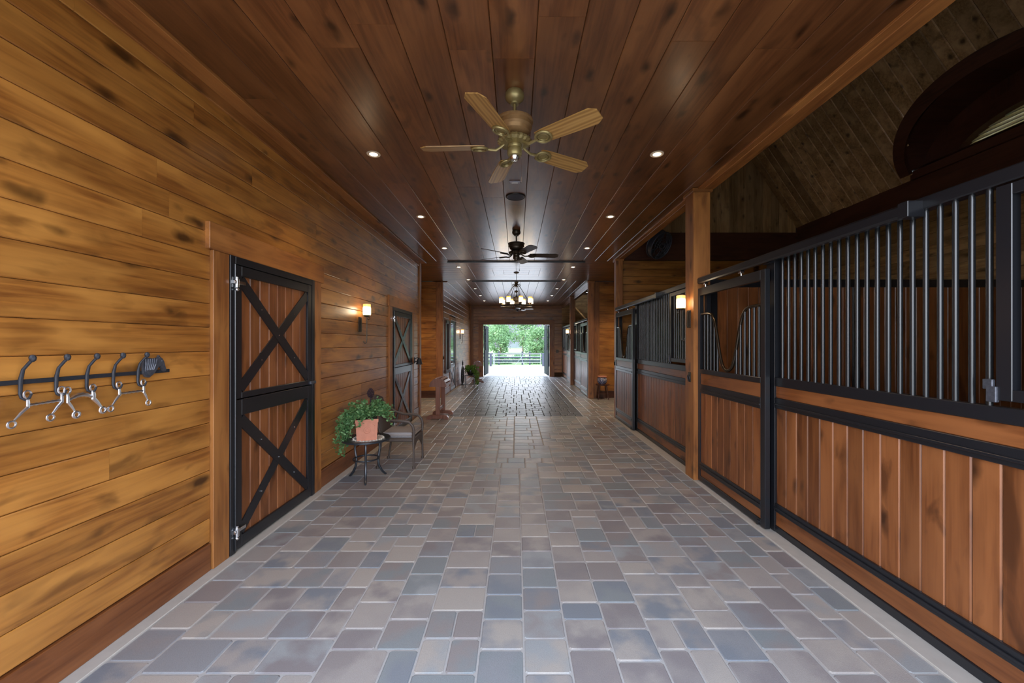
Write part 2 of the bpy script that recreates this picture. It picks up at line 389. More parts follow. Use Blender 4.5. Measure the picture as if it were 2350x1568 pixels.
# ================================================================ SETTING
# ---- floor
fl = MB()
fl.box(-5.2, 6.2, -.85, YE+.25, -.12, -.004)
floor = tag(fl.build('floor', M['sand']), 'grey and brown tumbled paver floor of the barn aisle', 'floor', kind='structure')
def paver(mb, x0, x1, y0, y1, z=0, g=.0038, c=.006, k=.010):
    x0 += g; x1 -= g; y0 += g; y1 -= g
    def octo(i, h, q):
        a0, a1, b0, b1 = x0+i, x1-i, y0+i, y1-i
        j = [R.uniform(-.0015, .0015) for _ in range(8)]
        return [(a0+q+j[0], b0, h), (a1-q+j[1], b0, h), (a1, b0+q+j[2], h), (a1, b1-q+j[3], h), (a1-q+j[4], b1, h), (a0+q+j[5], b1, h), (a0, b1-q+j[6], h), (a0, b0+q+j[7], h)]
    vs = octo(0, z-.03, k)+octo(0, z-c*.7, k)+octo(c, z, k*.8)
    fs = [tuple(range(16, 24))]
    for L in (0, 8): fs += [(L+i, L+(i+1) % 8, L+8+(i+1) % 8, L+8+i) for i in range(8)]
    mb.add(vs, fs)
def lay(x0, x1, y0, y1, m, pieces):
    """irregular ashlar pattern packed on a grid of cell m"""
    nx = max(1, round((x1-x0)/m)); ny = max(1, round((y1-y0)/m)); mx, my = (x1-x0)/nx, (y1-y0)/ny
    occ = [[False]*nx for _ in range(ny)]; out = []
    for j in range(ny):
        for i in range(nx):
            if occ[j][i]: continue
            free = 0
            while i+free < nx and not occ[j][i+free] and free < 6: free += 1
            ok = [p for p in pieces if p[0] <= free and j+p[1] <= ny and free-p[0] != 1]
            if not ok: ok = [(min(free, 3), 1 if j+1 >= ny else 2)]
            w, d = R.choice(ok)
            for q in range(j, min(j+d, ny)):
                for k in range(i, i+w): occ[q][k] = True
            out.append((x0+i*mx, x0+(i+w)*mx, y0+j*my, y0+min(j+d, ny)*my))
    return out
PCS = ((3, 3), (3, 3), (3, 3), (4, 3), (4, 3), (4, 3), (2, 3), (3, 2), (3, 3), (5, 3))
near = lay(-2.0, 2.0, 1.912-.225*12, 1.912+.225*30, .075, PCS)
vis = [p for p in near if p[3] > 1.62]
vis.sort(key=lambda p: p[2])
cut = set(vis[:300])
jb = MB()
for p in near:
    z = R.uniform(-.0012, .0012)
    if p in cut:
        mb = MB(); paver(mb, *p, z=z); mb.build('paver', M['paver'], floor)
    else: paver(jb, *p, z=z)
YN = 1.912+.225*30
for (a, b, c_, d) in ((-5.0, -1.42, YN, YA1), (1.42, 5.0, YN, YA1), (-2.05, -1.42, YA1, YE+.05), (1.42, 2.05, YA1, YE+.05)):
    for p in lay(a, b, c_, d, .075, PCS): paver(jb, *p, z=R.uniform(-.001, .001))
o = jb.build('paving', M['paver'], floor); o['kind'] = 'stuff'
rj = MB()
rj0 = MB().box(-1.42, 1.42, YN, YE+.05, -.0039, -.003).build('runner_bed', M['darkjoint'], floor)
for p in lay(-1.42, 1.42, YN, YE+.05, .075, ((3, 2), (3, 3), (2, 2), (4, 2), (3, 2), (3, 1))): paver(rj, *p, z=R.uniform(-.001, .001), g=.008, c=.005, k=.008)
o = rj.build('runner_paving', M['runner'], floor); o['kind'] = 'stuff'; o['label'] = 'charcoal brick runner down the far half of the aisle'
# ---- curbs
tag(MB().box(-2.09, -2.0, YF, YA0, -.05, .006, .003).build('trim_1', M['concrete']), 'pale concrete curb along the foot of the left wall', 'curb', kind='structure')
tag(MB().box(2.0, 2.17, YF, 8.4, -.05, .008, .003).build('trim_2', M['concrete']), 'pale concrete curb under the right stall fronts', 'curb', kind='structure')
tag(MB().box(-2.12, -2.05, YA1, YE, -.05, .006).build('trim_3', M['concrete']), 'concrete curb under the far left wall', 'curb', kind='structure')
tag(MB().box(2.05, 2.17, YA1, YE, -.05, .008).build('trim_4', M['concrete']), 'concrete curb under the far right stall fronts', 'curb', kind='structure')

# ---- left wall, near
D1 = (2.94, 4.17, 2.19); D2 = (6.82, 8.08, 2.16)
mb = MB()
for a, b in ((YF, D1[0]), (D1[1], D2[0]), (D2[1], YA0)): mb.box(XL-.16, XL-.018, a, b, 0, H)
mb.box(XL-.16, XL-.018, D1[0], D1[1], D1[2], H); mb.box(XL-.16, XL-.018, D2[0], D2[1], D2[2], H)
wl_ = tag(mb.build('wall_left', M['backing']), 'golden knotty pine plank wall on the left of the aisle', 'wall', kind='structure')
FL = ((XL, 0, 0), Y_, Z_, X_)
hol = [(D1[0]-.16, D1[1]+.16, 0, 2.375), (D2[0]-.16, D2[1]+.16, 0, 2.34)]
clad(wl_, FL, YF, YA0-.12, rows, M['wall_y'], hol, seg=3.1)
def casing(parent, mb, mat=None): return mb.build('casing', mat or M['trim_z'], parent)
base = MB()
for a, b in ((YF, D1[0]-.165), (D1[1]+.165, D2[0]-.165), (D2[1]+.165, YA0-.12)):
    MB().box(XL-.018, XL+.012, a, b, .006, .19, .003).build('baseboard', M['stall_y'], wl_)
for D, top in ((D1, 2.375), (D2, 2.34)):
    casing(wl_, MB().box(XL-.018, XL+.022, D[0]-.155, D[0], .006, D[2], .003))
    casing(wl_, MB().box(XL-.018, XL+.022, D[1], D[1]+.155, .006, D[2], .003))
    casing(wl_, MB().box(XL-.018, XL+.030, D[0]-.20, D[1]+.20, D[2], top, .004), M['trim_y'])
casing(wl_, MB().box(XL-.16, XL+.022, YA0-.12, YA0+.02, .006, H, .004))
MB().box(XL-.018, XL+.015, YF, YA0-.12, 3.205, 3.285, .003).build('frieze_board', M['trim_y'], wl_)
# ---- left wall, far (glass door, window)
XL2 = -2.12
GD = (13.05, 14.15, 2.30); GW = (12.15, 12.75, .75, 2.15)
mb = MB()
for a, b in ((YA1, GD[0]), (GD[1], YE)): mb.box(XL2-.16, XL2-.018, a, b, 0, H)
mb.box(XL2-.16, XL2-.018, GD[0], GD[1], GD[2], H)
w2 = tag(mb.build('wall_left_far', M['backing']), 'far plank wall on the left beyond the cross aisle', 'wall', kind='structure')
FL2 = ((XL2, 0, 0), Y_, Z_, X_)
clad(w2, FL2, YA1+.14, YE-.1, rows, M['wall_y'], [(GD[0]-.1, GD[1]+.1, 0, GD[2]+.1), (GW[0], GW[1], GW[2], GW[3])], seg=3.1)
casing(w2, MB().box(XL2-.16, XL2+.03, YA1-.02, YA1+.14, .006, H, .004))
casing(w2, MB().box(XL2-.018, XL2+.03, YE-.1, YE-.02, .006, H, .004))
MB().box(XL2-.018, XL2+.012, YA1+.14, GD[0]-.1, .006, .19, .003).build('baseboard', M['stall_y'], w2)
MB().box(XL2-.018, XL2+.012, GD[1]+.1, YE-.1, .006, .19, .003).build('baseboard', M['stall_y'], w2)
wd = tag(MB().box(XL2-.03, XL2-.017, GW[0], GW[1], GW[2], GW[3]).build('window_1', M['mirrorglass']), 'narrow window in a dark wood frame on the far left wall', 'window', kind='structure')
mb = MB()
for a, b, c_, d in ((GW[0]-.08, GW[0]+.05, GW[2]-.08, GW[3]+.08), (GW[1]-.05, GW[1]+.08, GW[2]-.08, GW[3]+.08)): mb.box(XL2-.018, XL2+.035, a, b, c_, d, .004)
mb.box(XL2-.018, XL2+.035, GW[0]-.08, GW[1]+.08, GW[3], GW[3]+.1, .004); mb.box(XL2-.018, XL2+.05, GW[0]-.1, GW[1]+.1, GW[2]-.1, GW[2], .004)
mb.build('window_frame', M['dark_z'], wd)
MB().box(XL2-.017, XL2-.005, (GW[0]+GW[1])/2-.015, (GW[0]+GW[1])/2+.015, GW[2], GW[3]).build('muntin', M['dark_z'], wd)
tag(MB().box(XL2+.036, XL2+.05, GW[1]-.02, GW[1]+.07, 1.30, 1.42, .003).build('switch_plate', M['whiteplastic']), 'white switch plate on the dark frame of the far left window', 'switch')
gd = tag(MB().box(XL2-.05, XL2-.02, GD[0]+.1, GD[1]-.1, .86, GD[2]-.1).build('door_3', M['mirrorglass']), 'half glazed black door reflecting daylight on the far left wall', 'door', kind='structure')
mb = MB()
mb.box(XL2-.06, XL2+.01, GD[0], GD[0]+.1, .01, GD[2]); mb.box(XL2-.06, XL2+.01, GD[1]-.1, GD[1], .01, GD[2])
mb.box(XL2-.06, XL2+.01, GD[0], GD[1], GD[2]-.1, GD[2]); mb.box(XL2-.06, XL2+.01, GD[0], GD[1], .76, .88); mb.box(XL2-.06, XL2+.01, GD[0], GD[1], .01, .13)
mb.build('door_frame', M['black'], gd)
for i in range(6):
    a = GD[0]+.1+(GD[1]-GD[0]-.2)*i/6; MB().board(((XL2-.01, 0, 0), Z_, Y_, X_), .13, .76, a, a+(GD[1]-GD[0]-.2)/6-.002, .02, .005).build('plank', M['stall_z'], gd)
mb = MB(); fr = ((XL2-.008, 0, 0), Y_, Z_, X_)
def strip(mb, fr, a, b, w, t):
    d = Vector((b[0]-a[0], b[1]-a[1])).normalized(); n_ = Vector((-d.y, d.x))*w/2
    mb.prism([(a[0]+n_.x, a[1]+n_.y), (a[0]-n_.x, a[1]-n_.y), (b[0]-n_.x, b[1]-n_.y), (b[0]+n_.x, b[1]+n_.y)], fr, t)
strip(mb, fr, (GD[0]+.08, .12), (GD[1]-.08, .78), .06, .012); strip(mb, fr, (GD[1]-.08, .12), (GD[0]+.08, .78), .06, .010)
mb.build('cross_brace', M['black'], gd)
MB().cyl((XL2+.01, GD[1]-.05, 1.0), (XL2+.06, GD[1]-.05, 1.0), .012).build('door_handle', M['chrome'], gd)
casing(gd, MB().box(XL2-.018, XL2+.02, GD[0]-.1, GD[0], .006, GD[2]+.1, .003)); casing(gd, MB().box(XL2-.018, XL2+.02, GD[1], GD[1]+.1, .006, GD[2]+.1, .003))
casing(gd, MB().box(XL2-.018, XL2+.024, GD[0], GD[1], GD[2], GD[2]+.1, .003), M['trim_y'])

# ---- cross aisle walls
def cross_wall(name, x0, x1, y, lab, right_trim, top=H, xt=None):
    w = tag(MB().box(x0, x1, y+.018, y+.14, 0, H).build(name, M['backing']), lab, 'wall', kind='structure')
    F = ((0, y, 0), X_, Z_, (0, -1, 0))
    a, b = (x0, x1) if right_trim is None else (x0, x1-.17) if right_trim else (x0+.17, x1)
    clad(w, F, a, b, rows[:-1]+[3.19], M['wall_x'], seg=3.3)
    MB().box(a, b, y-.015, y+.018, .0, .19, .003).build('baseboard', M['dark_x'], w)
    MB().box(a, b, y-.012, y+.018, 3.19, H, .003).build('casing', M['trim_x'], w)
    if right_trim is None: pass
    elif right_trim: MB().box(x1-.17, x1, y-.02, y+.018, 0, H, .003).build('casing', M['trim_z'], w)
    else: MB().box(x0, x0+.17, y-.02, y+.018, 0, H, .003).build('casing', M['trim_z'], w)
    return w
cross_wall('wall_cross_left', -5.0, -2.28, YA1, 'pine plank wall across the left end of the cross aisle', None)
cross_wall('wall_cross_right', 2.19, 5.0, YA1, 'pine plank wall behind the stool in the right cross aisle', False)
tag(MB().box(-5.0, XL-.16, YA0-.14, YA0, 0, H).build('wall_cross_near', M['trim_x']), 'near side wall of the left cross aisle', 'wall', kind='structure')
tag(MB().box(-5.12, -5.0, YA0-.14, YA1+.14, 0, H).build('wall_cross_end', M['trim_y']), 'closed end of the left cross aisle', 'wall', kind='structure')
tag(MB().box(5.0, 5.12, 8.6, YA1+.14, 0, H).build('wall_cross_stop', M['trim_y']), 'closed end of the right cross aisle', 'wall', kind='structure')

# ---- end wall with open double doors
OX, OZ = 1.54, 2.42
mb = MB(); mb.box(-2.3, -OX, YE+.02, YE+.2, 0, 3.9); mb.box(OX, 6.1, YE+.02, YE+.2, 0, 3.9); mb.box(-OX, OX, YE+.02, YE+.2, OZ, 3.9)
we = tag(mb.build('wall_end', M['backing']), 'plank end wall around the open doorway at the far end', 'wall', kind='structure')
FE = ((0, YE, 0), X_, Z_, (0, -1, 0))
clad(we, FE, -1.99, 2.11, rows[:-1]+[3.12], M['wall_x'], [(-OX-.22, OX+.22, 0, OZ+.22)], seg=3.3)
clad(we, FE, 2.11, 5.94, rows+[3.45, 3.62, 3.8], M['attic_x'], seg=3.3, joined=True)
MB().box(-OX-.22, -OX, YE-.02, YE+.02, .0, OZ, .003).build('casing', M['trim_z'], we); MB().box(OX, OX+.22, YE-.02, YE+.02, 0, OZ, .003).build('casing', M['trim_z'], we)
MB().box(-OX-.22, OX+.22, YE-.03, YE+.02, OZ, OZ+.22, .003).build('casing', M['trim_x'], we)
MB().box(-2.12, -1.99, YE-.02, YE+.02, .0, H, .003).build('casing', M['trim_z'], we)
MB().box(-1.99, 2.11, YE-.02, YE+.02, 3.12, H, .003).build('casing', M['trim_x'], we)
tag(MB().box(1.84, 1.95, YE-.03, YE-.001, 1.10, 1.24, .003).build('switch_plate', M['bronze']), 'dark switch box on the end wall right of the doorway', 'switch')
for sgn, nm, lab in ((-1, 'door_4', 'left leaf of the dark green barn door standing open'), (1, 'door_5', 'right leaf of the dark green barn door standing open')):
    d = thing(nm, (sgn*(OX-.03), YE+.21, 0), lab, 'door', kind='structure')
    L = 1.50
    def bx(a, b, c_, d_, z0=-.022, z1=.022): return MB().box(z0, z1, a, b, c_, d_, .003)
    bx(0, .12, .03, 2.38).build('stile', M['doorgreen'], d); bx(L-.12, L, .03, 2.38).build('stile', M['doorgreen'], d); bx(.46, .58, 1.2, 2.38).build('stile', M['doorgreen'], d)
    for z0, z1 in ((.03, .2), (1.08, 1.22), (2.24, 2.38)): bx(.12, L-.12, z0, z1).build('rail', M['doorgreen'], d)
    bx(.12, L-.12, .2, 1.08, -.012, .012).build('panel', M['doorgreen'], d); bx(.58, L-.12, 1.22, 2.24, -.012, .012).build('panel', M['doorgreen'], d)
    bx(.12, .46, 1.22, 2.24, -.004, .004).build('pane', M['glass'], d)
    for z in (1.56, 1.90): bx(.12, .46, z-.012, z+.012, -.012, .012).build('muntin', M['doorgreen'], d)
    MB().cyl((-.05*sgn, L-.1, 1.1), (-.05*sgn, L-.1, 1.35), .012).build('handle', M['chrome'], d)
    d.rotation_euler = (0, 0, sgn*math.radians(3.2))
# ---- wall behind the camera (open entrance)
mb = MB(); mb.box(-2.25, -1.95, YF-.15, YF, 0, H); mb.box(2.0, 6.1, YF-.15, YF, 0, 3.9); mb.box(-1.95, 2.0, YF-.15, YF, 3.02, H)
tag(mb.build('wall_front', M['trim_x']), 'front wall around the entrance behind the viewer', 'wall', kind='structure')

# ---- ceiling
cl = MB(); cl.box(-5.2, 2.12, YF-.15, YE+.2, H+.02, H+.1); cl.box(2.12, 5.2, 8.6, YA1, H+.02, H+.1)
ceil = tag(cl.build('ceiling', M['backing']), 'dark stained tongue and groove plank ceiling', 'ceiling', kind='structure')
FC = ((0, 0, H), Y_, X_, (0, 0, -1))
xe = [-1.955]+[-.145+.26*i for i in range(-6, 9)]+[2.10]
xe = [x for x in xe if x >= -1.955]
clad(ceil, FC, YF, 8.71, xe, M['ceil_y'], seg=2.7, c=.004, jit=.0006)
clad(ceil, FC, 11.45, YE-.02, xe, M['ceil_y'], seg=2.7, c=.004, jit=.0006)
FX = ((0, 0, H), X_, Y_, (0, 0, -1))
ye = [8.71+.274*i for i in range(11)]
clad(ceil, FX, -5.0, -1.35, ye, M['ceil_x'], seg=4, c=.004); clad(ceil, FX, 1.35, 5.0, ye, M['ceil_x'], seg=4, c=.004)
a0, a1, b0, b1 = -1.35, 1.35, 8.74, 11.42
for k in range(5):
    w = .26
    MB().board(FX, a0, a1, b0+.001, b0+w, .018, .005).build('plank', M['ceil_x'], ceil)
    MB().board(FX, a0, a1, b1-w, b1-.001, .018, .005).build('plank', M['ceil_x'], ceil)
    MB().board(FC, b0+w, b1-w, a0+.001, a0+w, .018, .005).build('plank', M['ceil_y'], ceil)
    MB().board(FC, b0+w, b1-w, a1-w, a1-.001, .018, .005).build('plank', M['ceil_y'], ceil)
    a0 += w; a1 -= w; b0 += w; b1 -= w
MB().board(FX, a0, a1, b0, b1, .018, .005).build('plank', M['ceil_x'], ceil)
MB().box(XL-.01, -1.958, YF, YA0+.02, H-.018, H+.02, .003).build('crown_trim', M['trim_y'], ceil)
MB().box(-2.14, -1.958, YA1-.02, YE-.02, H-.018, H+.02, .003).build('crown_trim', M['ceil_y'], ceil)
for y, w in ((8.71, 1.47), (11.44, 1.24)):
    tag(MB().box(-w, w, y-.018, y+.018, H-.03, H-.001, .003).build('trim_%d' % (5 if y < 9 else 6), M['black']), 'thin dark steel strip across the ceiling %s' % ('in front of the chandelier' if y < 9 else 'behind the chandelier'), 'trim', kind='structure')
# beam at the right edge of the ceiling
tag(MB().box(2.10, 2.22, YF, 8.6, H-.02, H+.45, .004).build('trim_7', M['trim_y']), 'long wooden header beam above the near stall fronts', 'beam', kind='structure')
tag(MB().box(2.04, 2.12, YF, 8.6, H-.016, H+.01, .003).build('trim_8', M['trim_y']), 'flat wooden moulding between ceiling and header beam', 'trim', kind='structure')
tag(MB().box(2.10, 2.22, YA1, YE, H-.14, H+.45, .004).build('trim_9', M['ceil_y']), 'wooden header beam above the far stall fronts', 'beam', kind='structure')

# ---- stall bay envelope: outer wall, gable, steep boarded roof, dormer
XO, ZO = 5.94, 3.92
ow = tag(MB().box(XO+.018, XO+.2, YF, 8.7, 0, ZO).build('wall_right_outer', M['backing']), 'outer plank wall behind the near stalls', 'wall', kind='structure')
clad(ow, ((XO, 0, 0), Y_, Z_, (-1, 0, 0)), YF, 8.6, rows+[3.45, 3.61, 3.77, 3.92], M['attic_y'], seg=3.5, joined=True)
MB().box(XO-.04, XO+.02, YF, 8.58, 3.50, 3.99, .003).build('plate_beam', M['dark_y'], ow)
gw = tag(MB().box(2.2, 6.1, 8.618, 8.7, 0, 9.2).build('wall_stall_end', M['backing']), 'board wall closing the near stalls under the gable', 'wall', kind='structure')
F8 = ((0, 8.6, 0), X_, Z_, (0, -1, 0))
clad(gw, F8, 2.22, XO-.02, rows, M['wall_x'], seg=3.5)
MB().box(2.22, XO-.02, 8.55, 8.618, 3.30, 3.87, .004).build('gable_beam', M['dark_x'], gw)
x = 2.22
while x < XO-.05:
    x1 = min(x+.175, XO-.02); MB().board(((0, 8.6, 0), Z_, X_, (0, -1, 0)), 3.87, ZO+1.5*(XO-(x+x1)/2)+.15, x+.001, x1-.001, .018, .005).build('plank', M['attic_z'], gw); x = x1
SL = (-.5547, 0, .83205); SN = (-.83205, 0, -.5547)
FS = ((XO, 0, ZO), SL, Y_, SN)
slope_len = (7.4-ZO)/.83205
DC, DW, DZ0, DHt = 4.75, 1.30, 4.10, .72
sp = MB().board(((XO, 0, ZO), SL, Y_, SN), 0, slope_len, 6.2, 8.7, .1, .0, -.02)
sp.board(FS, 0, slope_len, YF-.1, 3.3, .1, 0, -.02); sp.board(FS, 1.1, slope_len, 3.3, 6.2, .1, 0, -.02)
rf = tag(sp.build('ceiling_slope', M['backing']), 'steep boarded underside of the roof above the near stalls', 'ceiling', kind='structure')
y = 8.6
while y > YF:
    w = R.choice((.15, .17, .2, .155)); y0 = y-w; yc = (y+y0)/2; d = (yc-DC)/DW
    if abs(d) < 1:
        ut = (DZ0+DHt*math.sqrt(1-d*d)-ZO)/.83205
        MB().board(FS, 0, .13, y0+.001, y-.001, .018, .005, R.uniform(-.003, .003)).build('plank', M['attic_x'], rf)
    else: ut = 0
    MB().board(FS, ut, slope_len, y0+.001, y-.001, .018, .009, R.uniform(-.004, .004)).build('plank', M['attic_x'], rf)
    y = y0
tag(MB().box(2.0, 3.75, YF-.1, 8.7, 7.36, 7.5).build('ceiling_ridge', M['attic_y']), 'flat ridge boarding high above the near stalls', 'ceiling', kind='structure')
tag(MB().box(2.06, 2.12, YF-.1, 8.7, H+.45, 7.4).build('wall_attic', M['attic_y']), 'loft wall above the header beam', 'wall', kind='structure')
tag(MB().box(2.2, 6.1, YF-.15, YF-.1, 0, 7.5).build('wall_stall_front', M['attic_z']), 'board wall closing the near stalls behind the viewer', 'wall', kind='structure')
# dormer
def ell(cy, w, h, z0, n=32): return [(cy+w*math.cos(PI*i/n), z0+h*math.sin(PI*i/n)) for i in range(n+1)]
def onslope(yz, off=0):
    y, z = yz; return Vector((XO-(z-ZO)/1.5, y, z))+Vector(SN)*off
dm = thing('window_2', (6.0, DC, 4.0), 'arched dormer window with cream blind slats in a dark deep surround', 'window', kind='structure')
og = (6.0, DC, 4.0)
mb = MB(); A = ell(DC, DW, DHt, DZ0); n = len(A)
P = [onslope(a, .01) for a in A]; Q = [Vector((6.02, a[0], a[1])) for a in A]
mb.add(P+Q, [(i, i+1, n+i+1, n+i) for i in range(n-1)])
mb.add([onslope(A[0], .01), Q[0], Q[-1], onslope(A[-1], .01)], [(0, 1, 2, 3)])
mb.build('barrel_lining', M['dark_x'], dm, og, smooth=True)
mb = MB(); B1 = ell(DC, DW-.02, DHt-.02, DZ0-.04); B2 = ell(DC, DW+.13, DHt+.13, DZ0-.04)
vs = [onslope(a, .035) for a in B1]+[onslope(a, .035) for a in B2]+[onslope(a, -.02) for a in B1]+[onslope(a, -.02) for a in B2]
fs = []
for i in range(n-1): fs += [(i, i+1, n+i+1, n+i), (2*n+i, 2*n+i+1, i+1, i), (n+i, n+i+1, 3*n+i+1, 3*n+i)]
mb.add(vs, fs); mb.build('arch_casing', M['dark_y'], dm, og)
def ring(mb, w1, h1, w2, h2, z0, x0, x1):
    a, b = ell(DC, w1, h1, z0), ell(DC, w2, h2, z0)
    vs = [(x, *q) for x in (x0, x1) for l_ in (a, b) for q in l_]; fs = []
    for i in range(n-1): fs += [(i, i+1, n+i+1, n+i), (2*n+i, 3*n+i, 3*n+i+1, 2*n+i+1), (i, 2*n+i, 2*n+i+1, i+1), (n+i, n+i+1, 3*n+i+1, 3*n+i)]
    for e in (0, n-1): fs.append((e, n+e, 3*n+e, 2*n+e))
    mb.add(vs, fs)
mb = MB(); ring(mb, 1.14, .60, 1.45, .95, 4.0, 6.02, 6.10); mb.build('gable_panel', M['dark_z'], dm, og)
mb = MB(); ring(mb, .83, .41, 1.15, .62, 4.0, 5.96, 6.10); mb.build('window_frame', M['dark_y'], dm, og)
MB().box(5.86, 6.12, DC-1.32, DC+1.32, 3.97, 4.09, .004).build('sill', M['dark_y'], dm, og)
mb = MB(); pts = ell(DC, .84, .42, 4.02); mb.prism([(q[0], q[1]) for q in pts], ((6.11, 0, 0), Y_, Z_, X_), .006); mb.build('pane', M['glass'], dm, og)
for k in range(8):
    z = 4.035+k*.048; t_ = (z+.01-4.0)/.41
    if t_ >= 1: break
    w = .83*math.sqrt(1-t_*t_)-.005
    MB().prism([(0, 0), (.040, .055), (.044, .052), (.004, -.003)], ((6.05, DC-w, z), X_, Z_, Y_), 2*w).build('blind_slat', M['slat'], dm, og)
# unseen slabs added outside the boards so no daylight leaks through the gaps
rb = MB(); rb.box(-5.3, 2.1, YF-.2, YE+.3, H+.1, H+.3); rb.box(2.1, 6.3, 8.7, YE+.3, 3.95, 4.1)
rb.box(2.25, 6.3, YA1+.14, YA1+.2, 0, 4.0); rb.box(6.0, 6.2, 8.7, YE+.2, 0, 4.0); rb.box(-2.4, -2.3, YF-.15, YA0-.16, 0, H+.1); rb.box(-2.4, -2.3, YA1+.16, YE+.2, 0, H+.1)
tag(rb.build('ceiling_backing', M['blockslab']), 'unseen dark slabs added above and behind the boards to block daylight', 'roof', kind='structure')
clad(tag(MB().box(2.2, 6.0, YA1+.2, YA1+.25, 0, 3.95).build('wall_far_stall', M['backing']), 'near end wall inside the far stalls', 'wall', kind='structure'), ((0, YA1+.26, 0), X_, Z_, Y_), 2.2, 6, rows, M['attic_x'], joined=True)

# ================================================================ TIMBER POSTS
def post(x0, x1, y0, y1, lab, z1=H, mat='trim_z'):
    p = thing('timber_post', ((x0+x1)/2, (y0+y1)/2, 0), lab, 'post', 'timber posts between the stalls'); og = (((x0+x1)/2), (y0+y1)/2, 0)
    MB().box(x0, x1, y0, y1, .0, z1, .006).build('shaft', M[mat], p, og)
    MB().box(x0-.02, x1+.02, y0-.02, y1+.02, z1-.045, z1-.001, .006).build('cap_moulding', M['trim_x'], p, og)
    return p
post(2.0, 2.19, 4.60, 4.83, 'thick wooden post beside the nearest sliding stall door')
post(2.06, 2.20, 8.42, 8.60, 'wooden corner post at the near side of the right cross aisle')
post(2.02, 2.18, 11.44, 11.58, 'wooden corner post at the far side of the right cross aisle')
post(2.0, 2.19, 15.10, 15.30, 'wooden post between the two farthest stall fronts')

# ================================================================ STALL FRONTS
def stall_front(yd, ye, lab, nb_bars=True):
    s = 1 if ye > yd else -1; L = abs(ye-yd)
    og = (2.145, (yd+ye)/2, 0)
    T = thing('stall_front', og, lab, 'stall front', 'stall fronts along the right side')
    def Yc(u): return yd+s*u
    def bx(x0, x1, u0, u1, z0, z1, c=.003): return MB().box(x0, x1, Yc(u0), Yc(u1), z0, z1, c)
    def B(name, mat, *a, **k): return bx(*a, **k).build(name, M[mat], T, og)
    x0, x1 = XR, XR+.05
    dw, pw = 1.145, .11; fd = L-.78
    # posts
    B('steel_post', 'black', x0-.005, x1+.01, dw, dw+pw, .0, 2.25)
    B('steel_post', 'black', x0, x1, 0, .05, 0, 2.2); B('steel_post', 'black', x0, x1, L-.06, L, 0, 2.25)
    B('top_rail', 'black', x0-.012, x1+.01, dw, L, 2.245, 2.31, c=.006)
    a = dw+pw
    B('mid_rail', 'black', x0-.006, x1, a, L-.06, 1.20, 1.27); B('mid_rail', 'black', x0-.006, x1, a, L-.06, 1.02, 1.105)
    B('rail_lip', 'black', x0-.016, x0, a, L-.06, 1.045, 1.06, c=.002)
    B('bottom_rail', 'black', x0-.006, x1, a, L-.06, .176, .244); B('rail_lip', 'black', x0-.016, x0, a, L-.06, .20, .215, c=.002)
    B('base_channel', 'black', x0-.004, x1, a, L-.06, .008, .06)
    B('rail_board', 'stall_y', x0+.006, x1-.006, a, L-.06, 1.105, 1.20); B('kick_board', 'stall_y', x0+.006, x1-.006, a, L-.06, .06, .176)
    FR = ((x0+.01, 0, 0), Z_, Y_, (-1, 0, 0))
    n_ = round((L-.06-a)/.1215); w = (L-.06-a)/n_
    for i in range(n_):
        y0, y1 = sorted((Yc(a+w*i), Yc(a+w*(i+1)))); MB().board(FR, .244, 1.02, y0+.001, y1-.001, .03, .006, R.uniform(0, .001)).build('plank', M['stall_z'], T, og)
    u = a+.06
    while u < fd-.03:
        MB().cyl((x0+.022, Yc(u), 1.265), (x0+.022, Yc(u), 2.25), .0125, 10).build('bar', M['bar'], T, og, smooth=True); u += .0717
    # feed door
    F = B('feed_door', 'black', x0-.012, x0+.03, fd, fd+.06, 1.30, 2.235)
    def FB(name, mat, mb, sm=False): return mb.build(name, M[mat], F, og, smooth=sm)
    F.location = (0, 0, 0)
    FB('feed_door_frame', 'black', bx(x0-.012, x0+.03, L-.12, L-.06, 1.30, 2.235)); FB('feed_door_frame', 'black', bx(x0-.012, x0+.03, fd+.06, L-.12, 1.30, 1.35)); FB('feed_door_frame', 'black', bx(x0-.012, x0+.03, fd+.06, L-.12, 2.185, 2.235))
    u = fd+.11
    while u < L-.14:
        FB('bar', 'bar', MB().cyl((x0+.012, Yc(u), 1.345), (x0+.012, Yc(u), 2.19), .0125, 10), True); u += .0717
    FB('latch', 'pewter', bx(x0-.022, x0-.004, fd-.03, fd+.01, 1.29, 1.36)); FB('latch', 'pewter', bx(x0-.02, x0-.004, fd-.045, fd-.005, 1.345, 1.39))
    # track over the sliding door
    tl = dw+1.285
    B('door_track', 'black', x0-.085, x0-.03, .0, tl, 2.215, 2.285, c=.012)
    B('track_bracket', 'black', x0-.09, x0+.0, tl-.01, tl+.05, 2.208, 2.292)
    B('track_bracket', 'black', x0-.04, x0+.0, dw, dw+.1, 2.21, 2.28)
    # sliding door
    dx0, dx1 = x0-.075, x0-.032
    Dd = bx(dx0, dx1, dw+.03, dw+.095, .02, 2.165).build('sliding_door', M['black'], T, og)
    def DB(name, mat, mb, sm=False): return mb.build(name, M[mat], Dd, og, smooth=sm)
    DB('stile', 'black', bx(dx0, dx1, .0, .05, .02, 2.165)); DB('rail', 'black', bx(dx0, dx1, .05, dw+.03, 2.08, 2.165))
    for z0, z1 in ((1.215, 1.262), (1.0, 1.095), (.155, .23), (.02, .075)): DB('rail', 'black', bx(dx0, dx1, .05, dw+.03, z0, z1))
    DB('rail_lip', 'black', bx(dx0-.01, dx0, .05, dw+.03, 1.03, 1.045, c=.002)); DB('rail_lip', 'black', bx(dx0-.01, dx0, .05, dw+.03, .185, .2, c=.002))
    DB('rail_board', 'stall_y', bx(dx0+.008, dx1-.006, .05, dw+.03, 1.095, 1.215)); DB('kick_board', 'stall_y', bx(dx0+.008, dx1-.006, .05, dw+.03, .075, .155))
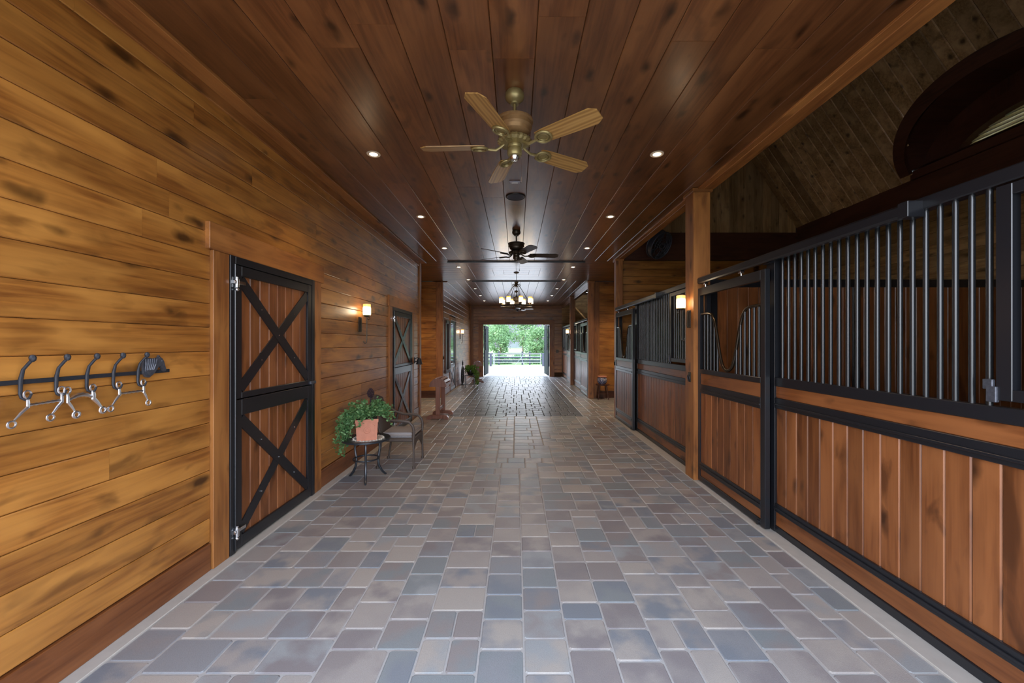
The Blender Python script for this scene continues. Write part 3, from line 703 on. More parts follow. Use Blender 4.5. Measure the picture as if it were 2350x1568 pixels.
    w = (dw-.02)/9; FD = ((dx0+.01, 0, 0), Z_, Y_, (-1, 0, 0))
    for i in range(9):
        y0, y1 = sorted((Yc(.05+w*i), Yc(.05+w*(i+1)))); DB('plank', 'stall_z', MB().board(FD, .23, 1.0, y0+.001, y1-.001, .028, .006))
    # yoke: U shaped dip
    xm = (dx0+dx1)/2; cc = .60
    TB = [(0, 1.280), (.04, 1.287), (.08, 1.312), (.11, 1.350), (.15, 1.45), (.20, 1.62), (.24, 1.745), (.28, 1.82), (.33, 1.860), (.40, 1.872), (.7, 1.872)]
    def yz(t):
        t = abs(t)
        for (a_, b_), (c_, d_) in zip(TB, TB[1:]):
            if t <= c_: return b_+(d_-b_)*(t-a_)/(c_-a_)
        return 1.872
    pts = [(xm, Yc(cc+t), yz(t)) for t in [-.55, -.5, -.42, -.39, -.36, -.33, -.30, -.27, -.25, -.23, -.20, -.17, -.14, -.12, -.10, -.09, -.075, -.055, -.03, 0, .03, .055, .075, .09, .10, .12, .14, .17, .20, .23, .25, .27, .30, .33, .36, .39, .42, .5, .575]]
    DB('yoke', 'yoke', MB().tube(pts, .015, 10), True)
    for u in [.05+.0715*i for i in range(1, 17)]:
        t = u-cc
        if abs(t) < .135 or u > dw+.0: continue
        DB('bar', 'bar', MB().cyl((xm, Yc(u), 1.26), (xm, Yc(u), yz(t)), .0115, 10), True)
    for u in (.14, dw-.30):
        DB('hanger', 'chrome', MB().cyl((xm, Yc(u), 2.16), (xm, Yc(u), 2.235), .006, 8).box(xm-.02, xm+.02, Yc(u)-.018, Yc(u)+.018, 2.19, 2.203, .002).cyl((xm-.02, Yc(u)-.02, 2.21), (xm+.02, Yc(u)-.02, 2.21), .007, 8), True)
    DB('door_roller', 'black', MB().cyl((dx0-.012, Yc(dw), .04), (dx0+.01, Yc(dw), .04), .022, 12), True)
    return T
stall_front(4.595, 1.015, 'nearest black and wood stall front with tall bars')
stall_front(8.415, 4.835, 'second stall front, between the thick post and the cross aisle')
stall_front(11.78, 15.08, 'third stall front, just beyond the cross aisle post')
stall_front(15.32, 18.84, 'farthest stall front, next to the end wall')
# partitions inside
def partition(y, lab):
    og = (4.0, y, 0); T = thing('stall_partition', og, lab, 'partition')
    x = 2.33
    while x < XO-.06:
        x1 = min(x+.122, XO-.03); MB().board(((0, y-.02, 0), Z_, X_, (0, -1, 0)), .06, 2.20, x+.001, x1-.001, .04, .006).build('plank', M['stall_z'], T, og); x = x1
    MB().box(2.18, XO-.03, y-.035, y+.04, 2.20, 2.29, .003).build('cap_rail', M['black'], T, og)
    MB().box(2.18, XO-.03, y-.035, y+.04, .0, .06, .003).build('base_rail', M['black'], T, og)
    for a, b in ((2.20, 2.33), (3.9, 3.99)): MB().box(a, b, y-.036, y+.04, .06, 2.2, .003).build('steel_post', M['black'], T, og)
partition(4.76, 'board partition with black cap between the two nearest stalls')
partition(.9, 'board partition at the near end of the first stall')

# ================================================================ DUTCH DOORS
def dutch(n_, D, lab):
    y0, y1, zt = D; og = (XL, (y0+y1)/2, 0)
    T = thing('door_%d' % n_, og, lab, 'door', kind='structure')
    xf = XL+.03
    def bx(a0, a1, a, b, c_, d): return MB().box(a0, a1, a, b, c_, d, .003)
    for a, b, c_, d in ((y0, y0+.055, .01, zt), (y1-.055, y1, .01, zt), (y0+.055, y1-.055, zt-.055, zt)): bx(XL-.1, xf, a, b, c_, d).build('jamb', M['black'], T, og)
    MB().cyl((xf+.004, y0+.045, .03), (xf+.004, y0+.045, zt-.06), .006, 8).build('hinge_rod', M['bar'], T, og)
    bx(XL-.1, XL-.07, y0+.05, y1-.05, .01, zt-.05).build('door_core', M['stall_z'], T, og)
    i0, i1 = y0+.06, y1-.06; w = .068; ft = zt-.06
    for nm, z0, z1, bt, tt in (('upper_leaf', 1.137, ft, .045, .075), ('lower_leaf', .025, 1.128, .085, .118)):
        F = ((xf-.006, 0, 0), Y_, Z_, X_)
        leaf = bx(xf-.04, xf-.004, i0, i0+w, z0, z1).build(nm, M['black'], T, og)
        def LB(name, mb, mat='black', sm=False): return mb.build(name, M[mat], leaf, og, smooth=sm)
        LB('stile', bx(xf-.04, xf-.004, i1-w, i1, z0, z1)); LB('rail', bx(xf-.04, xf-.004, i0+w, i1-w, z1-tt, z1)); LB('rail', bx(xf-.04, xf-.004, i0+w, i1-w, z0, z0+bt))
        q0, q1, r0, r1 = i0+w, i1-w, z0+bt, z1-tt
        FRm = ((xf-.022, 0, 0), Z_, Y_, X_); k = 8; ww = (q1-q0)/k
        for i in range(k): LB('plank', MB().board(FRm, r0, r1, q0+ww*i+.0012, q0+ww*(i+1)-.0012, .02, .007), 'stall_z')
        mb = MB(); strip(mb, ((xf-.02, 0, 0), Y_, Z_, X_), (q0, r1-.03), (q1, r0+.03), .085, .012); LB('cross_brace', mb)
        mb = MB(); strip(mb, ((xf-.02, 0, 0), Y_, Z_, X_), (q0, r0+.03), (q1, r1-.03), .085, .009); LB('cross_brace', mb)
        mb = MB()
        for t in (.25, .5, .75):
            for s_ in (0, 1):
                if t == .5 and s_: continue
                yy = q0+(q1-q0)*t; zz = (r0+.03+(r1-r0-.06)*(t if s_ else 1-t)); mb.cyl((xf-.008, yy, zz), (xf-.005, yy, zz), .006, 8)
        LB('bolt', mb, 'chrome')
        zh = z1-.14 if nm == 'upper_leaf' else z0+.14
        mb = MB().cyl((xf+.012, y0+.05, zh-.03), (xf+.012, y0+.05, zh+.03), .016, 10).sphere((xf+.012, y0+.05, zh-.045), .015).box(xf-.002, xf+.02, y0+.02, y0+.14, zh-.006, zh+.02, .002).cyl((xf+.012, y0+.05, zh+.03), (xf+.012, y0+.05, zh+.045), .011, 10)
        mb.build('hinge', M['chrome'], leaf, og, smooth=True)
    bx(XL, xf+.014, y1-.1, y1-.0, 1.14, 1.17).build('latch', M['pewter'], T, og)
dutch(1, D1, 'nearest dutch stall door with black cross braces on the left wall')
dutch(2, D2, 'second dutch door with cross braces, beyond the wicker armchair')

# ================================================================ TIE RINGS
def tie_ring(loc, rz, lab):
    T = thing('tie_ring', loc, lab, 'tie ring', 'tie rings on posts and corners', rz)
    MB().box(-.001, .010, -.03, .03, -.055, .055, .003).build('plate', M['bronze'], T)
    MB().tube([(.016+.004*math.sin(a), .026*math.cos(a), -.012+.036*math.sin(a)) for a in [2*PI*i/16 for i in range(16)]], .0055, 8, True).build('ring', M['iron'], T, smooth=True)
tie_ring((XL+.022, YA0-.06, 1.14), 0, 'bronze tie ring on the left wall corner before the cross aisle')
tie_ring((XL2+.03, YA1+.06, 1.14), 0, 'bronze tie ring on the left wall corner past the cross aisle')
tie_ring((2.0, 4.70, 1.16), PI, 'bronze tie ring on the thick post under the sconce')
tie_ring((2.06, 8.50, 1.14), PI, 'dark tie ring on the right corner post before the cross aisle')

# ================================================================ SCONCES
def sconce(loc, rz, lab, first=None):
    if first: o = copy_tree(first, None, loc, rz); tag(o, lab); return o
    T = thing('wall_sconce', loc, lab, 'wall lamp', 'onyx glass wall sconces', rz)
    MB().box(0, .018, -.04, .04, -.30, -.10, .005).build('backplate', M['bronze'], T)
    MB().box(.018, .026, -.028, .028, -.285, -.115, .004).build('backplate_panel', M['bronze'], T)
    pts = [(.02, 0, -.14)]+[(.06-.04*math.cos(a), 0, -.14+.05*math.sin(a)) for a in [PI*i/8 for i in range(5)]]+[(.10, 0, -.085)]
    MB().tube(pts, .008, 8).tube([(.10, 0, -.10), (.10, 0, -.36), (.098, 0, -.42), (.09, 0, -.445), (.075, 0, -.452), (.06, 0, -.44), (.056, 0, -.42)], .006, 8).build('scroll_arm', M['bronze'], T, smooth=True)
    MB().tube([(.10, 0, -.12), (.125, .0, -.14), (.14, 0, -.125), (.135, 0, -.108), (.122, 0, -.112)], .005, 8).build('scroll_tip', M['bronze'], T, smooth=True)
    MB().lathe([(.012, -.10), (.03, -.095), (.045, -.083), (.046, -.078)], (.10, 0, 0)).build('cup', M['bronze'], T, smooth=True)
    MB().lathe([(.046, 0), (.049, .005), (.049, .147), (.043, .150), (.043, .146), (.002, .146)], (0, 0, 0)).build('lamp_shade', M['shade'], T, smooth=True).location = (.10, 0, -.078)
    return T
s1 = sconce((XL, 5.43, 2.00), 0, 'lit amber sconce on the left wall above the potted plant')
sconce((2.0, 4.71, 2.03), PI, 'lit amber sconce on the thick wooden post at the right', s1)
sconce((XL2, 15.3, 2.00), 0, 'lit amber sconce on the far left wall above the iron wheel', s1)
sconce((2.0, 15.2, 2.00), PI, 'lit amber sconce on the far right post', s1)

# ================================================================ RECESSED LIGHTS
can = None; k = 0
names = ['nearest', 'second', 'third', 'fourth', 'fifth', 'sixth', 'seventh', 'eighth']
for i in range(8):
    y = 3.77+1.862*i
    for sx_, sn in ((-1.32, 'left'), (1.30, 'right')):
        lab = '%s recessed ceiling light from the viewer in the %s row' % (names[i], sn)
        if can is None:
            can = thing('recessed_light', (sx_, y, H), lab, 'ceiling light', 'recessed ceiling lights')
            MB().lathe([(.062, .004), (.062, -.004), (.055, -.008), (.047, -.004), (.045, .004)]).build('trim_ring', M['can'], can, smooth=True)
            MB().lathe([(.045, -.0035), (.036, -.003)], n=24).build('baffle', M['can'], can)
            MB().lathe([(.036, -.005), (.0, -.005)], n=20).build('lamp_lens', M['bulb'], can)
        else:
            c = copy_tree(can, None, (sx_, y, H)); tag(c, lab)
        L_ = bpy.data.lights.new('can_light', 'SPOT'); L_.energy = 15; L_.spot_size = math.radians(115); L_.spot_blend = .7; L_.color = (1, .72, .45); L_.shadow_soft_size = .04
        lo = bpy.data.objects.new('can_light', L_); COL.objects.link(lo); lo.location = (sx_, y, H-.02)
# added fill lamps, out of view, brightening the cross aisle ends
for sx_, lab in ((-3.4, 'added unseen fill light in the left arm of the cross aisle'), (3.3, 'added unseen fill light in the right arm of the cross aisle')):
    c = copy_tree(can, None, (sx_, 10.2, H)); tag(c, lab)
    L_ = bpy.data.lights.new('can_light', 'SPOT'); L_.energy = 75; L_.spot_size = math.radians(130); L_.spot_blend = .7; L_.color = (1, .75, .48); L_.shadow_soft_size = .05  # added fill spot, not one of the aisle's can rows
    lo = bpy.data.objects.new('can_light', L_); COL.objects.link(lo); lo.location = (sx_, 10.2, H-.02)

# ================================================================ CEILING FANS
def fan(loc, ang, lab, brass, blade, group='ceiling fans along the aisle'):
    T = thing('ceiling_fan', loc, lab, 'ceiling fan', group)
    b1, b2 = (M['brass'], M['brass2']) if brass else (M['bronze'], M['bronze'])
    MB().lathe([(.058, -.001), (.064, -.012), (.066, -.035), (.062, -.052), (.045, -.068), (.032, -.078), (.030, -.088), (.014, -.088)], n=28).build('canopy', b1, T, smooth=True)
    MB().cyl((0, 0, -.08), (0, 0, -.20), .0115, 12).lathe([(.0115, -.17), (.022, -.175), (.026, -.20), (.03, -.205)], n=16).build('downrod', b1, T, smooth=True)
    MB().lathe([(.03, -.185), (.10, -.19), (.128, -.20), (.130, -.212), (.118, -.218), (.122, -.25), (.108, -.262), (.104, -.285), (.085, -.30), (.062, -.31)], n=32).build('motor_housing', b2, T, smooth=True)
    n_ = 40; mb = MB(); vs = []
    for r, z in ((.064, -.312), (.085, -.318), (.112, -.335), (.118, -.352), (.100, -.366), (.06, -.372)):
        for j in range(n_):
            rr = r*(1+(.035 if j % 2 else -.035)*(r > .07)); vs.append((rr*math.cos(2*PI*j/n_), rr*math.sin(2*PI*j/n_), z))
    mb.add(vs, [(i*n_+j, i*n_+(j+1) % n_, (i+1)*n_+(j+1) % n_, (i+1)*n_+j) for i in range(5) for j in range(n_)]+[tuple(range(n_))[::-1], tuple(range(5*n_, 6*n_))])
    mb.build('fluted_collar', b1, T)
    MB().lathe([(.048, -.37), (.050, -.38), (.046, -.392), (.050, -.40), (.051, -.435), (.046, -.446), (.034, -.45)], n=28).build('switch_housing', b1, T, smooth=True)
    MB().lathe([(.034, -.45), (.033, -.462), (.024, -.474), (.006, -.478), (.004, -.484)], n=24).build('end_cap', M['chrome'] if brass else M['bronze'], T, smooth=True)
    MB().cyl((.047, -.02, -.42), (.047, -.02, -.60), .0013, 5).cyl((.047, -.02, -.60), (.047, -.02, -.635), .004, 8, .005).build('pull_chain', M['chrome'], T)
    zb = -.385
    bl = MB()
    x0, x1 = .205, .655
    out = [(x0, -.052), (x0+.05, -.060), (x1-.045, -.070), (x1, -.040), (x1, .040), (x1-.045, .070), (x0+.05, .060), (x0, .052)]
    bl.prism(out, ((0, 0, 0), X_, Y_, Z_), .006)
    # bracket
    br = MB()
    br.tube([(.06, 0, .030), (.095, 0, .004), (.13, 0, -.016), (.17, 0, -.012), (.20, 0, -.006)], [.008, .010, .010, .010, .008], 8)
    for r, q in ((.048, .009), (.030, .005)):
        br.tube([(.245+r*1.15*math.cos(a), r*math.sin(a), -.007) for a in [2*PI*i/20 for i in range(20)]], q, 8, True)
    br.prism([(.245+.045*math.cos(a), .04*math.sin(a)) for a in [2*PI*i/16 for i in range(16)]], ((0, 0, -.004), X_, Y_, Z_), .005)
    first = None
    for i in range(5):
        a = ang+i*2*PI/5
        if first is None:
            bo = bl.build('blade', blade, T); bb = br.build('blade_bracket', b1, bo, smooth=True); first = (bo, bb)
        else:
            bo = first[0].copy(); COL.objects.link(bo); bb = first[1].copy(); COL.objects.link(bb); bb.parent = bo
        bo.location = (0, 0, zb); bo.rotation_euler = (math.radians(-13), 0, a)
    return T
fan((-.012, 2.84, H), math.radians(33), 'large antique brass ceiling fan with oak blades nearest the viewer', True, M['oak'])
fan((0.0, 6.33, H), math.radians(5), 'dark bronze ceiling fan in front of the chandelier', False, M['darkblade'])
fan((.04, 16.4, H), math.radians(-12), 'distant ceiling fan beyond the chandelier, pale sheen put into its blade colour', False, M['sheenblade'])

# ================================================================ CHANDELIER
ch = thing('chandelier', (0, 10.08, H), 'round iron chandelier with eight lit amber glass shades', 'chandelier')
MB().lathe([(.066, -.001), (.062, -.014), (.03, -.028), (.010, -.032)]).build('canopy', M['bronze'], ch, smooth=True)
MB().cyl((0, 0, -.03), (0, 0, -.25), .006, 8).build('stem', M['bronze'], ch)
MB().lathe([(.01, -.225), (.045, -.235), (.052, -.25), (.035, -.27), (.04, -.30), (.02, -.315), (.03, -.34), (.012, -.36)], n=16).build('hub', M['bronze'], ch, smooth=True)
RR = .385
for i in range(8):
    a = math.radians(16+45*i); ca, sa = math.cos(a), math.sin(a)
    MB().tube([(.03*ca, .03*sa, -.30), (.08*ca, .08*sa, -.345), (.10*ca, .10*sa, -.36), (RR*ca, RR*sa, -.80)], .0055, 6).build('arm', M['bronze'], ch)
    MB().tube([((.075+.028*math.cos(t))*ca, (.075+.028*math.cos(t))*sa, -.315+.028*math.sin(t)) for t in [-1.6+.6*j for j in range(9)]], .005, 6).build('scroll', M['bronze'], ch)
    MB().lathe([(.012, -.83), (.016, -.79), (.045, -.775), (.048, -.77)], (RR*ca, RR*sa, 0), 14).build('candle_cup', M['bronze'], ch, smooth=True)
    MB().lathe([(.046, 0), (.049, .005), (.049, .147), (.043, .150), (.043, .146), (.002, .146)], (0, 0, 0)).build('lamp_shade', M['shade'], ch, smooth=True).location = (RR*ca, RR*sa, -.77)
MB().tube([(RR*math.cos(2*PI*i/48), RR*math.sin(2*PI*i/48), -.83) for i in range(48)], .016, 8, True).build('ring', M['bronze'], ch, smooth=True)
mb = MB()
for i in range(4):
    a = PI*i/4; mb.cyl((-RR*math.cos(a), -RR*math.sin(a), -.82), (RR*math.cos(a), RR*math.sin(a), -.82), .006, 6)
mb.build('ring_spokes', M['bronze'], ch)
MB().cyl((0, 0, -.36), (0, 0, -.86), .007, 8).lathe([(.008, -.44), (.04, -.455), (.045, -.475), (.02, -.50), (.008, -.51)]).lathe([(.01, -.56), (.02, -.60), (.075, -.615), (.075, -.70), (.05, -.72), (.06, -.80), (.02, -.86)]).build('centre_column', M['bronze'], ch, smooth=True)

# ================================================================ SMALL CEILING THINGS
T = thing('ceiling_speaker', (-.01, 4.86, H), 'round dark speaker grille set in the ceiling between the fans', 'speaker')
MB().lathe([(.118, .002), (.118, -.010), (.108, -.014), (.104, -.010)], n=32).build('rim', M['black'], T, smooth=True)
MB().lathe([(.105, -.009), (.06, -.014), (.0, -.016)], n=32).build('grille', M['speaker'], T, smooth=True)
T = thing('motion_sensor', (-.018, 4.42, H), 'small rectangular grey sensor plate on the ceiling before the speaker', 'sensor')
MB().box(-.058, .058, -.026, .026, -.012, .001, .003).build('housing', M['greyplastic'], T)
MB().box(-.035, .035, -.014, .014, -.016, -.011, .002).build('lens', M['whiteplastic'], T)

# ================================================================ ROUND BARN FAN
A = Vector((.5, -.7, -.5)).normalized(); C0 = Vector((2.80, 8.0, 3.48))
T = thing('barn_fan', tuple(C0), 'round caged stall fan hung high behind the header beam', 'fan')
og = tuple(C0); U = A.orthogonal().normalized(); V = A.cross(U)
def rg(r, off): return [C0+A*off+(U*math.cos(t)+V*math.sin(t))*r for t in [2*PI*i/36 for i in range(36)]]
mb = MB(); 
for r, off in ((.27, .06), (.27, -.06), (.20, .075), (.13, .08), (.07, .08)): mb.tube(rg(r, off), .006 if r < .27 else .012, 6, True)
for i in range(12):
    t = 2*PI*i/12; d = U*math.cos(t)+V*math.sin(t); mb.tube([C0+A*.06+d*.27, C0+A*.08+d*.13, C0+A*.08+d*.04], .004, 5)
mb.build('cage', M['pewter'], T, og, smooth=True)
mb = MB(); pr = [(.262, -.06), (.262, .06)]; mb.lathe(pr, C0, 36, A); mb.f = mb.f[:-2]; mb.build('drum', M['pewter'], T, og, smooth=True)
MB().lathe([(.0, -.08), (.05, -.08), (.055, .03), (.0, .05)], C0, 16, A).build('motor', M['black'], T, og, smooth=True)
for i in range(3):
    t = 2*PI*i/3; d = U*math.cos(t)+V*math.sin(t); e = A.cross(d)
    MB().add([C0+d*.04-e*.02, C0+d*.245-e*.09+A*.03, C0+d*.245+e*.09-A*.03, C0+d*.04+e*.02, C0+d*.04-e*.02+A*.004, C0+d*.245-e*.09+A*.034, C0+d*.245+e*.09-A*.026, C0+d*.04+e*.02+A*.004], [(0, 1, 2, 3), (4, 7, 6, 5), (0, 4, 5, 1), (1, 5, 6, 2), (2, 6, 7, 3), (3, 7, 4, 0)]).build('blade', M['pewter'], T, og)
MB().tube([C0-A*.07, C0-A*.2+Vector((-.1, .25, .1)), (2.62, 8.56, 3.72)], .015, 8).build('bracket', M['black'], T, og)

# ================================================================ BIT RACK
rk = thing('bit_rack', (XL, 1.75, 1.39), 'black wrought iron hook rack with a horse head on the left wall', 'rack'); og = (XL, 1.75, 1.39)
MB().box(XL+.018, XL+.026, .95, 2.43, 1.378, 1.398, .002).box(XL, XL+.02, 2.30, 2.33, 1.38, 1.396).box(XL, XL+.02, 1.05, 1.08, 1.38, 1.396).box(XL, XL+.02, 1.76, 1.79, 1.38, 1.396).build('bar', M['iron'], rk, og)
HK = [1.695, 1.827, 1.957, 2.086, 2.222]
for y in [1.30, 1.435, 1.565]+HK:
    k = MB().tube([(XL+.075, y+.004, 1.482), (XL+.06, y+.002, 1.465), (XL+.04, y, 1.44), (XL+.030, y, 1.40), (XL+.028, y, 1.34), (XL+.034, y, 1.322), (XL+.05, y, 1.315), (XL+.066, y, 1.322), (XL+.075, y, 1.34)], [.006, .006, .006, .0075, .0065, .006, .006, .005, .004], 8)
    k.lathe([(.004, -.006), (.010, 0), (.012, .012), (.008, .022), (.0, .025)], (XL+.075, y+.004, 1.478), 8)
    k.build('hook', M['iron'], rk, og, smooth=True)
hh = [(2.245, 1.385), (2.243, 1.44), (2.252, 1.462), (2.27, 1.470), (2.295, 1.466), (2.318, 1.464), (2.338, 1.470), (2.344, 1.482), (2.352, 1.470), (2.366, 1.462), (2.376, 1.446), (2.384, 1.418), (2.392, 1.398), (2.388, 1.388), (2.378, 1.386), (2.366, 1.398), (2.350, 1.418), (2.335, 1.414), (2.322, 1.396), (2.306, 1.374), (2.28, 1.358), (2.262, 1.362)]
mb = MB().prism(hh, ((XL+.026, 0, 0), Y_, Z_, X_), .012)
hi = [(2.315+(a-2.315)*.86, 1.42+(b-1.42)*.82) for a, b in hh]; mb.prism(hi, ((XL+.038, 0, 0), Y_, Z_, X_), .007)
for q in range(6): mb.tube([(XL+.044, 2.252+q*.014, 1.462), (XL+.05, 2.247+q*.012, 1.43), (XL+.044, 2.25+q*.010, 1.40)], .004, 5)
mb.sphere((XL+.046, 2.352, 1.448), .005, 8, 5)
mb.build('horse_head', M['pewter'], rk, og)
def bit(ya, yb, xa, xb, za, zb, bend, lab, wide=False):
    T = thing('curb_bit', (xa, (ya+yb)/2, za), lab, 'bit', 'silver curb bits on the hook rack'); og = (xa, (ya+yb)/2, za)
    for (y, x, z, b) in ((ya, xa, za, bend[0]), (yb, xb, zb, bend[1])):
        mb = MB()
        mb.tube([(x, y+.013*math.cos(t), z+.016*math.sin(t)) for t in [2*PI*i/16 for i in range(16)]], .0036, 8, True)
        w = .009 if wide and y == yb else .006
        mb.tube([(x, y, z-.014), (x+.001, y+.001, z-.032), (x+.002, y, z-.056)], [w*.7, w, w], 8)
        mb.tube([(x+.002, y, z-.052), (x+.002, y+b*.4, z-.072), (x+.002, y+b*.85, z-.100)], [w, w*.9, w*.55], 8)
        c = (x+.002, y+b, z-.115)
        mb.tube([(c[0], c[1]+.014*math.cos(t), c[2]+.014*math.sin(t)) for t in [2*PI*i/16 for i in range(16)]], .004 if not wide else .0055, 8, True)
        mb.build('cheek', M['silver'], T, og, smooth=True)
    n_ = 12; pts = []; rs = []
    for i in range(n_+1):
        t = i/n_; pts.append((xa+(xb-xa)*t, ya+(yb-ya)*t, (za-.045)*(1-t)+(zb-.045)*t+(.018*math.sin(PI*t) if wide else 0))); rs.append(.0045+(.003 if i % 2 else 0)+(.004*math.sin(PI*t) if wide else 0))
    MB().tube(pts, rs, 8).build('mouthpiece', M['silver'], T, og, smooth=True)
bx_ = XL+.058
bit(HK[0], HK[1]-.005, bx_, bx_, 1.337, 1.341, (-.055, -.045), 'silver curb bit hanging from the two leftmost visible hooks')
bit(HK[1]+.010, HK[2], bx_+.010, bx_, 1.337, 1.337, (.035, .045), 'silver curb bit with broad shank hanging at the middle hook', True)
bit(HK[3], HK[4], bx_, bx_, 1.337, 1.337, (-.045, .028), 'silver curb bit hanging from the two hooks beside the horse head')

# ================================================================ TABLE, POT, PLANT, CHAIR
tx, ty = -1.715, 4.66
T = thing('side_table', (tx, ty, 0), 'small round black metal side table under the terracotta pot', 'table')
MB().lathe([(.0, .455), (.24, .455), (.262, .448), (.268, .455), (.268, .468), (.262, .472), (.25, .464), (.0, .462)], n=40).build('tabletop', M['tablemetal'], T, smooth=True)
for k_, a in enumerate((math.radians(-72), math.radians(42), math.radians(160))):
    ca, sa = math.cos(a), math.sin(a)
    prof = [(.13, .452), (.155, .40), (.16, .33), (.145, .25), (.138, .20), (.15, .13), (.185, .06), (.225, .015), (.24, .012)]
    MB().tube([(r*ca, r*sa, z) for r, z in prof], [.013, .013, .013, .013, .013, .014, .014, .013, .010], 8).build('leg', M['tablemetal'], T, smooth=True)
MB().tube([(.14*math.cos(2*PI*i/28), .14*math.sin(2*PI*i/28), .235) for i in range(28)], .009, 8, True).build('brace_ring', M['tablemetal'], T, smooth=True)
T = thing('doily', (tx+.03, ty-.01, .464), 'scalloped white doily under the terracotta pot', 'doily')
n_ = 56; rr = [.165+.009*math.sin(i*PI/2*.9999) + (.006 if i % 2 else -.004) for i in range(n_)]
mb = MB().prism([(r*math.cos(2*PI*i/n_), r*.95*math.sin(2*PI*i/n_)) for i, r in enumerate(rr)], ((0, 0, 0), X_, Y_, Z_), .004)
for i in range(28): mb.sphere((.163*math.cos(2*PI*i/28), .155*math.sin(2*PI*i/28), .005), .009, 6, 4)
mb.build('lace', M['lace'], T)
px, py, pz = tx+.02, ty-.03, .469
P_ = thing('potted_plant', (px, py, pz), 'bushy trailing plant in a square terracotta pot on the side table', 'plant')
mb = MB()
for (h0, h1, w0, w1) in ((0, .20, .105, .116), (.20, .235, .121, .122)):
    mb.add([(sx_*w, sy_*w, h) for h, w in ((h0, w0), (h1, w1)) for sx_, sy_ in ((-1, -1), (1, -1), (1, 1), (-1, 1))], [(0, 1, 2, 3), (4, 7, 6, 5), (0, 4, 5, 1), (1, 5, 6, 2), (2, 6, 7, 3), (3, 7, 4, 0)])
for r in (.036, .018): mb.tube([(r*math.cos(t)+.003, -.111, .115+r*math.sin(t)) for t in [2*PI*i/24 for i in range(24)]], .0035, 6, True)
for s_ in (-1, 1): mb.tube([(s_*.06, -.114, .18), (s_*.085, -.114, .16), (s_*.08, -.113, .13)], .003, 6)
mb.build('pot', M['terracotta'], P_)
P_.children[0].rotation_euler = (0, 0, math.radians(19))
MB().prism([(-.11, -.11), (.11, -.11), (.11, .11), (-.11, .11)], ((0, 0, .225), X_, Y_, Z_), .012).build('soil', M['soil'], P_).rotation_euler = (0, 0, math.radians(19))
def foliage(P, n_st, reach, top, base, drop, leafr, mat, rr=R, bias=None):
    lf = MB(); st = MB()
    for i in range(n_st):
        a = rr.uniform(0, 2*PI); rch = reach*rr.uniform(.35, 1); h = top*rr.uniform(.4, 1)*(1.25-.6*rch/reach); dr = drop*rr.uniform(0, 1)*(rch/reach)**2
        if bias and rr.random() < .3: a = bias+rr.uniform(-.5, .5); rch = reach*rr.uniform(.75, 1); dr = drop*rr.uniform(.5, 1.5)
        pts = []
        for k in range(9):
            t = k/8; r = .03+rch*t**.9; z = base+h*math.sin(min(1, t*1.25)*PI/2)-dr*t*t*1.3
            pts.append(Vector((r*math.cos(a)+.015*math.sin(3*t+i), r*math.sin(a)+.015*math.cos(3*t+i*2), z)))
        st.tube(pts, .0018, 4)
        for k in range(2, 9):
            for s_ in (-1, 1, 0):
                p = pts[k]+Vector([rr.uniform(-.012, .012) for _ in range(3)]); d = Vector((rr.uniform(-1, 1), rr.uniform(-1, 1), rr.uniform(-.3, .9))).normalized()
                e = d.orthogonal().normalized(); e = (Matrix.Rotation(rr.uniform(0, 6.28), 3, d) @ e); L = leafr*rr.uniform(.7, 1.2); w = L*.32; nn = d.cross(e)*L*.08
                lf.add([p, p+d*L*.35+e*w-nn, p+d*L*.75+e*w*.75-nn, p+d*L, p+d*L*.75-e*w*.75-nn, p+d*L*.35-e*w-nn], [(0, 1, 2, 3), (0, 3, 4, 5)])
    o = lf.build('foliage', mat, P, recalc=False); o['kind'] = 'stuff'; st.build('stems', mat, P)
foliage(P_, 150, .30, .24, .22, .26, .034, M['leaf'], bias=PI*1.02)
mb = MB()
for i in range(60):
    t = i/60; a = i*2.4; r = .034*math.sin(PI*(.15+.8*t)); mb.sphere((.02+r*math.cos(a), .06+r*math.sin(a), .46+.10*t), .009, 6, 4)
mb.cyl((.02, .06, .23), (.02, .06, .52), .01, 6)
mb.build('seed_head', M['seedhead'], P_)

cx_, cy_ = -1.48, 5.27
T = thing('wicker_armchair', (cx_, cy_, 0), 'brown wicker armchair with a grey cushion behind the side table', 'chair')
def wk(name, mb, mat='wicker', sm=True): return mb.build(name, M[mat], T, smooth=sm)
for s_ in (-1, 1):
    wk('leg', MB().tube([(.215, s_*.235, .01), (.212, s_*.232, .2), (.205, s_*.23, .38)], [.015, .013, .014], 8)); wk('leg', MB().tube([(-.24, s_*.22, .01), (-.21, s_*.215, .2), (-.19, s_*.21, .38)], [.013, .013, .014], 8))
    wk('foot_cap', MB().cyl((.215, s_*.235, .0), (.215, s_*.235, .03), .02, 10)); wk('foot_cap', MB().cyl((-.24, s_*.22, 0), (-.24, s_*.22, .03), .02, 10))
    wk('armrest', MB().tube([(.205, s_*.23, .36), (.215, s_*.235, .46), (.20, s_*.238, .53), (.16, s_*.242, .575), (.08, s_*.245, .59), (-.05, s_*.245, .595), (-.15, s_*.24, .63), (-.25, s_*.225, .70)], .018, 8))
wk('seat_frame', MB().box(-.21, .215, -.235, .235, .33, .375, .012), sm=False)
prof = []
n_ = 10
vs = [(.212, -.22+.44*i/n_, .35) for i in range(n_+1)]+[(.212, -.22+.44*i/n_, .19+.12*math.sin(PI*i/n_)) for i in range(n_+1)]
vs += [(v[0]-.012, v[1], v[2]) for v in vs]; m_ = n_+1; fs = []
for i in range(n_): fs += [(i, i+1, m_+i+1, m_+i), (2*m_+i, 3*m_+i, 3*m_+i+1, 2*m_+i+1), (m_+i, m_+i+1, 3*m_+i+1, 3*m_+i)]
wk('skirt', MB().add(vs, fs), sm=False)
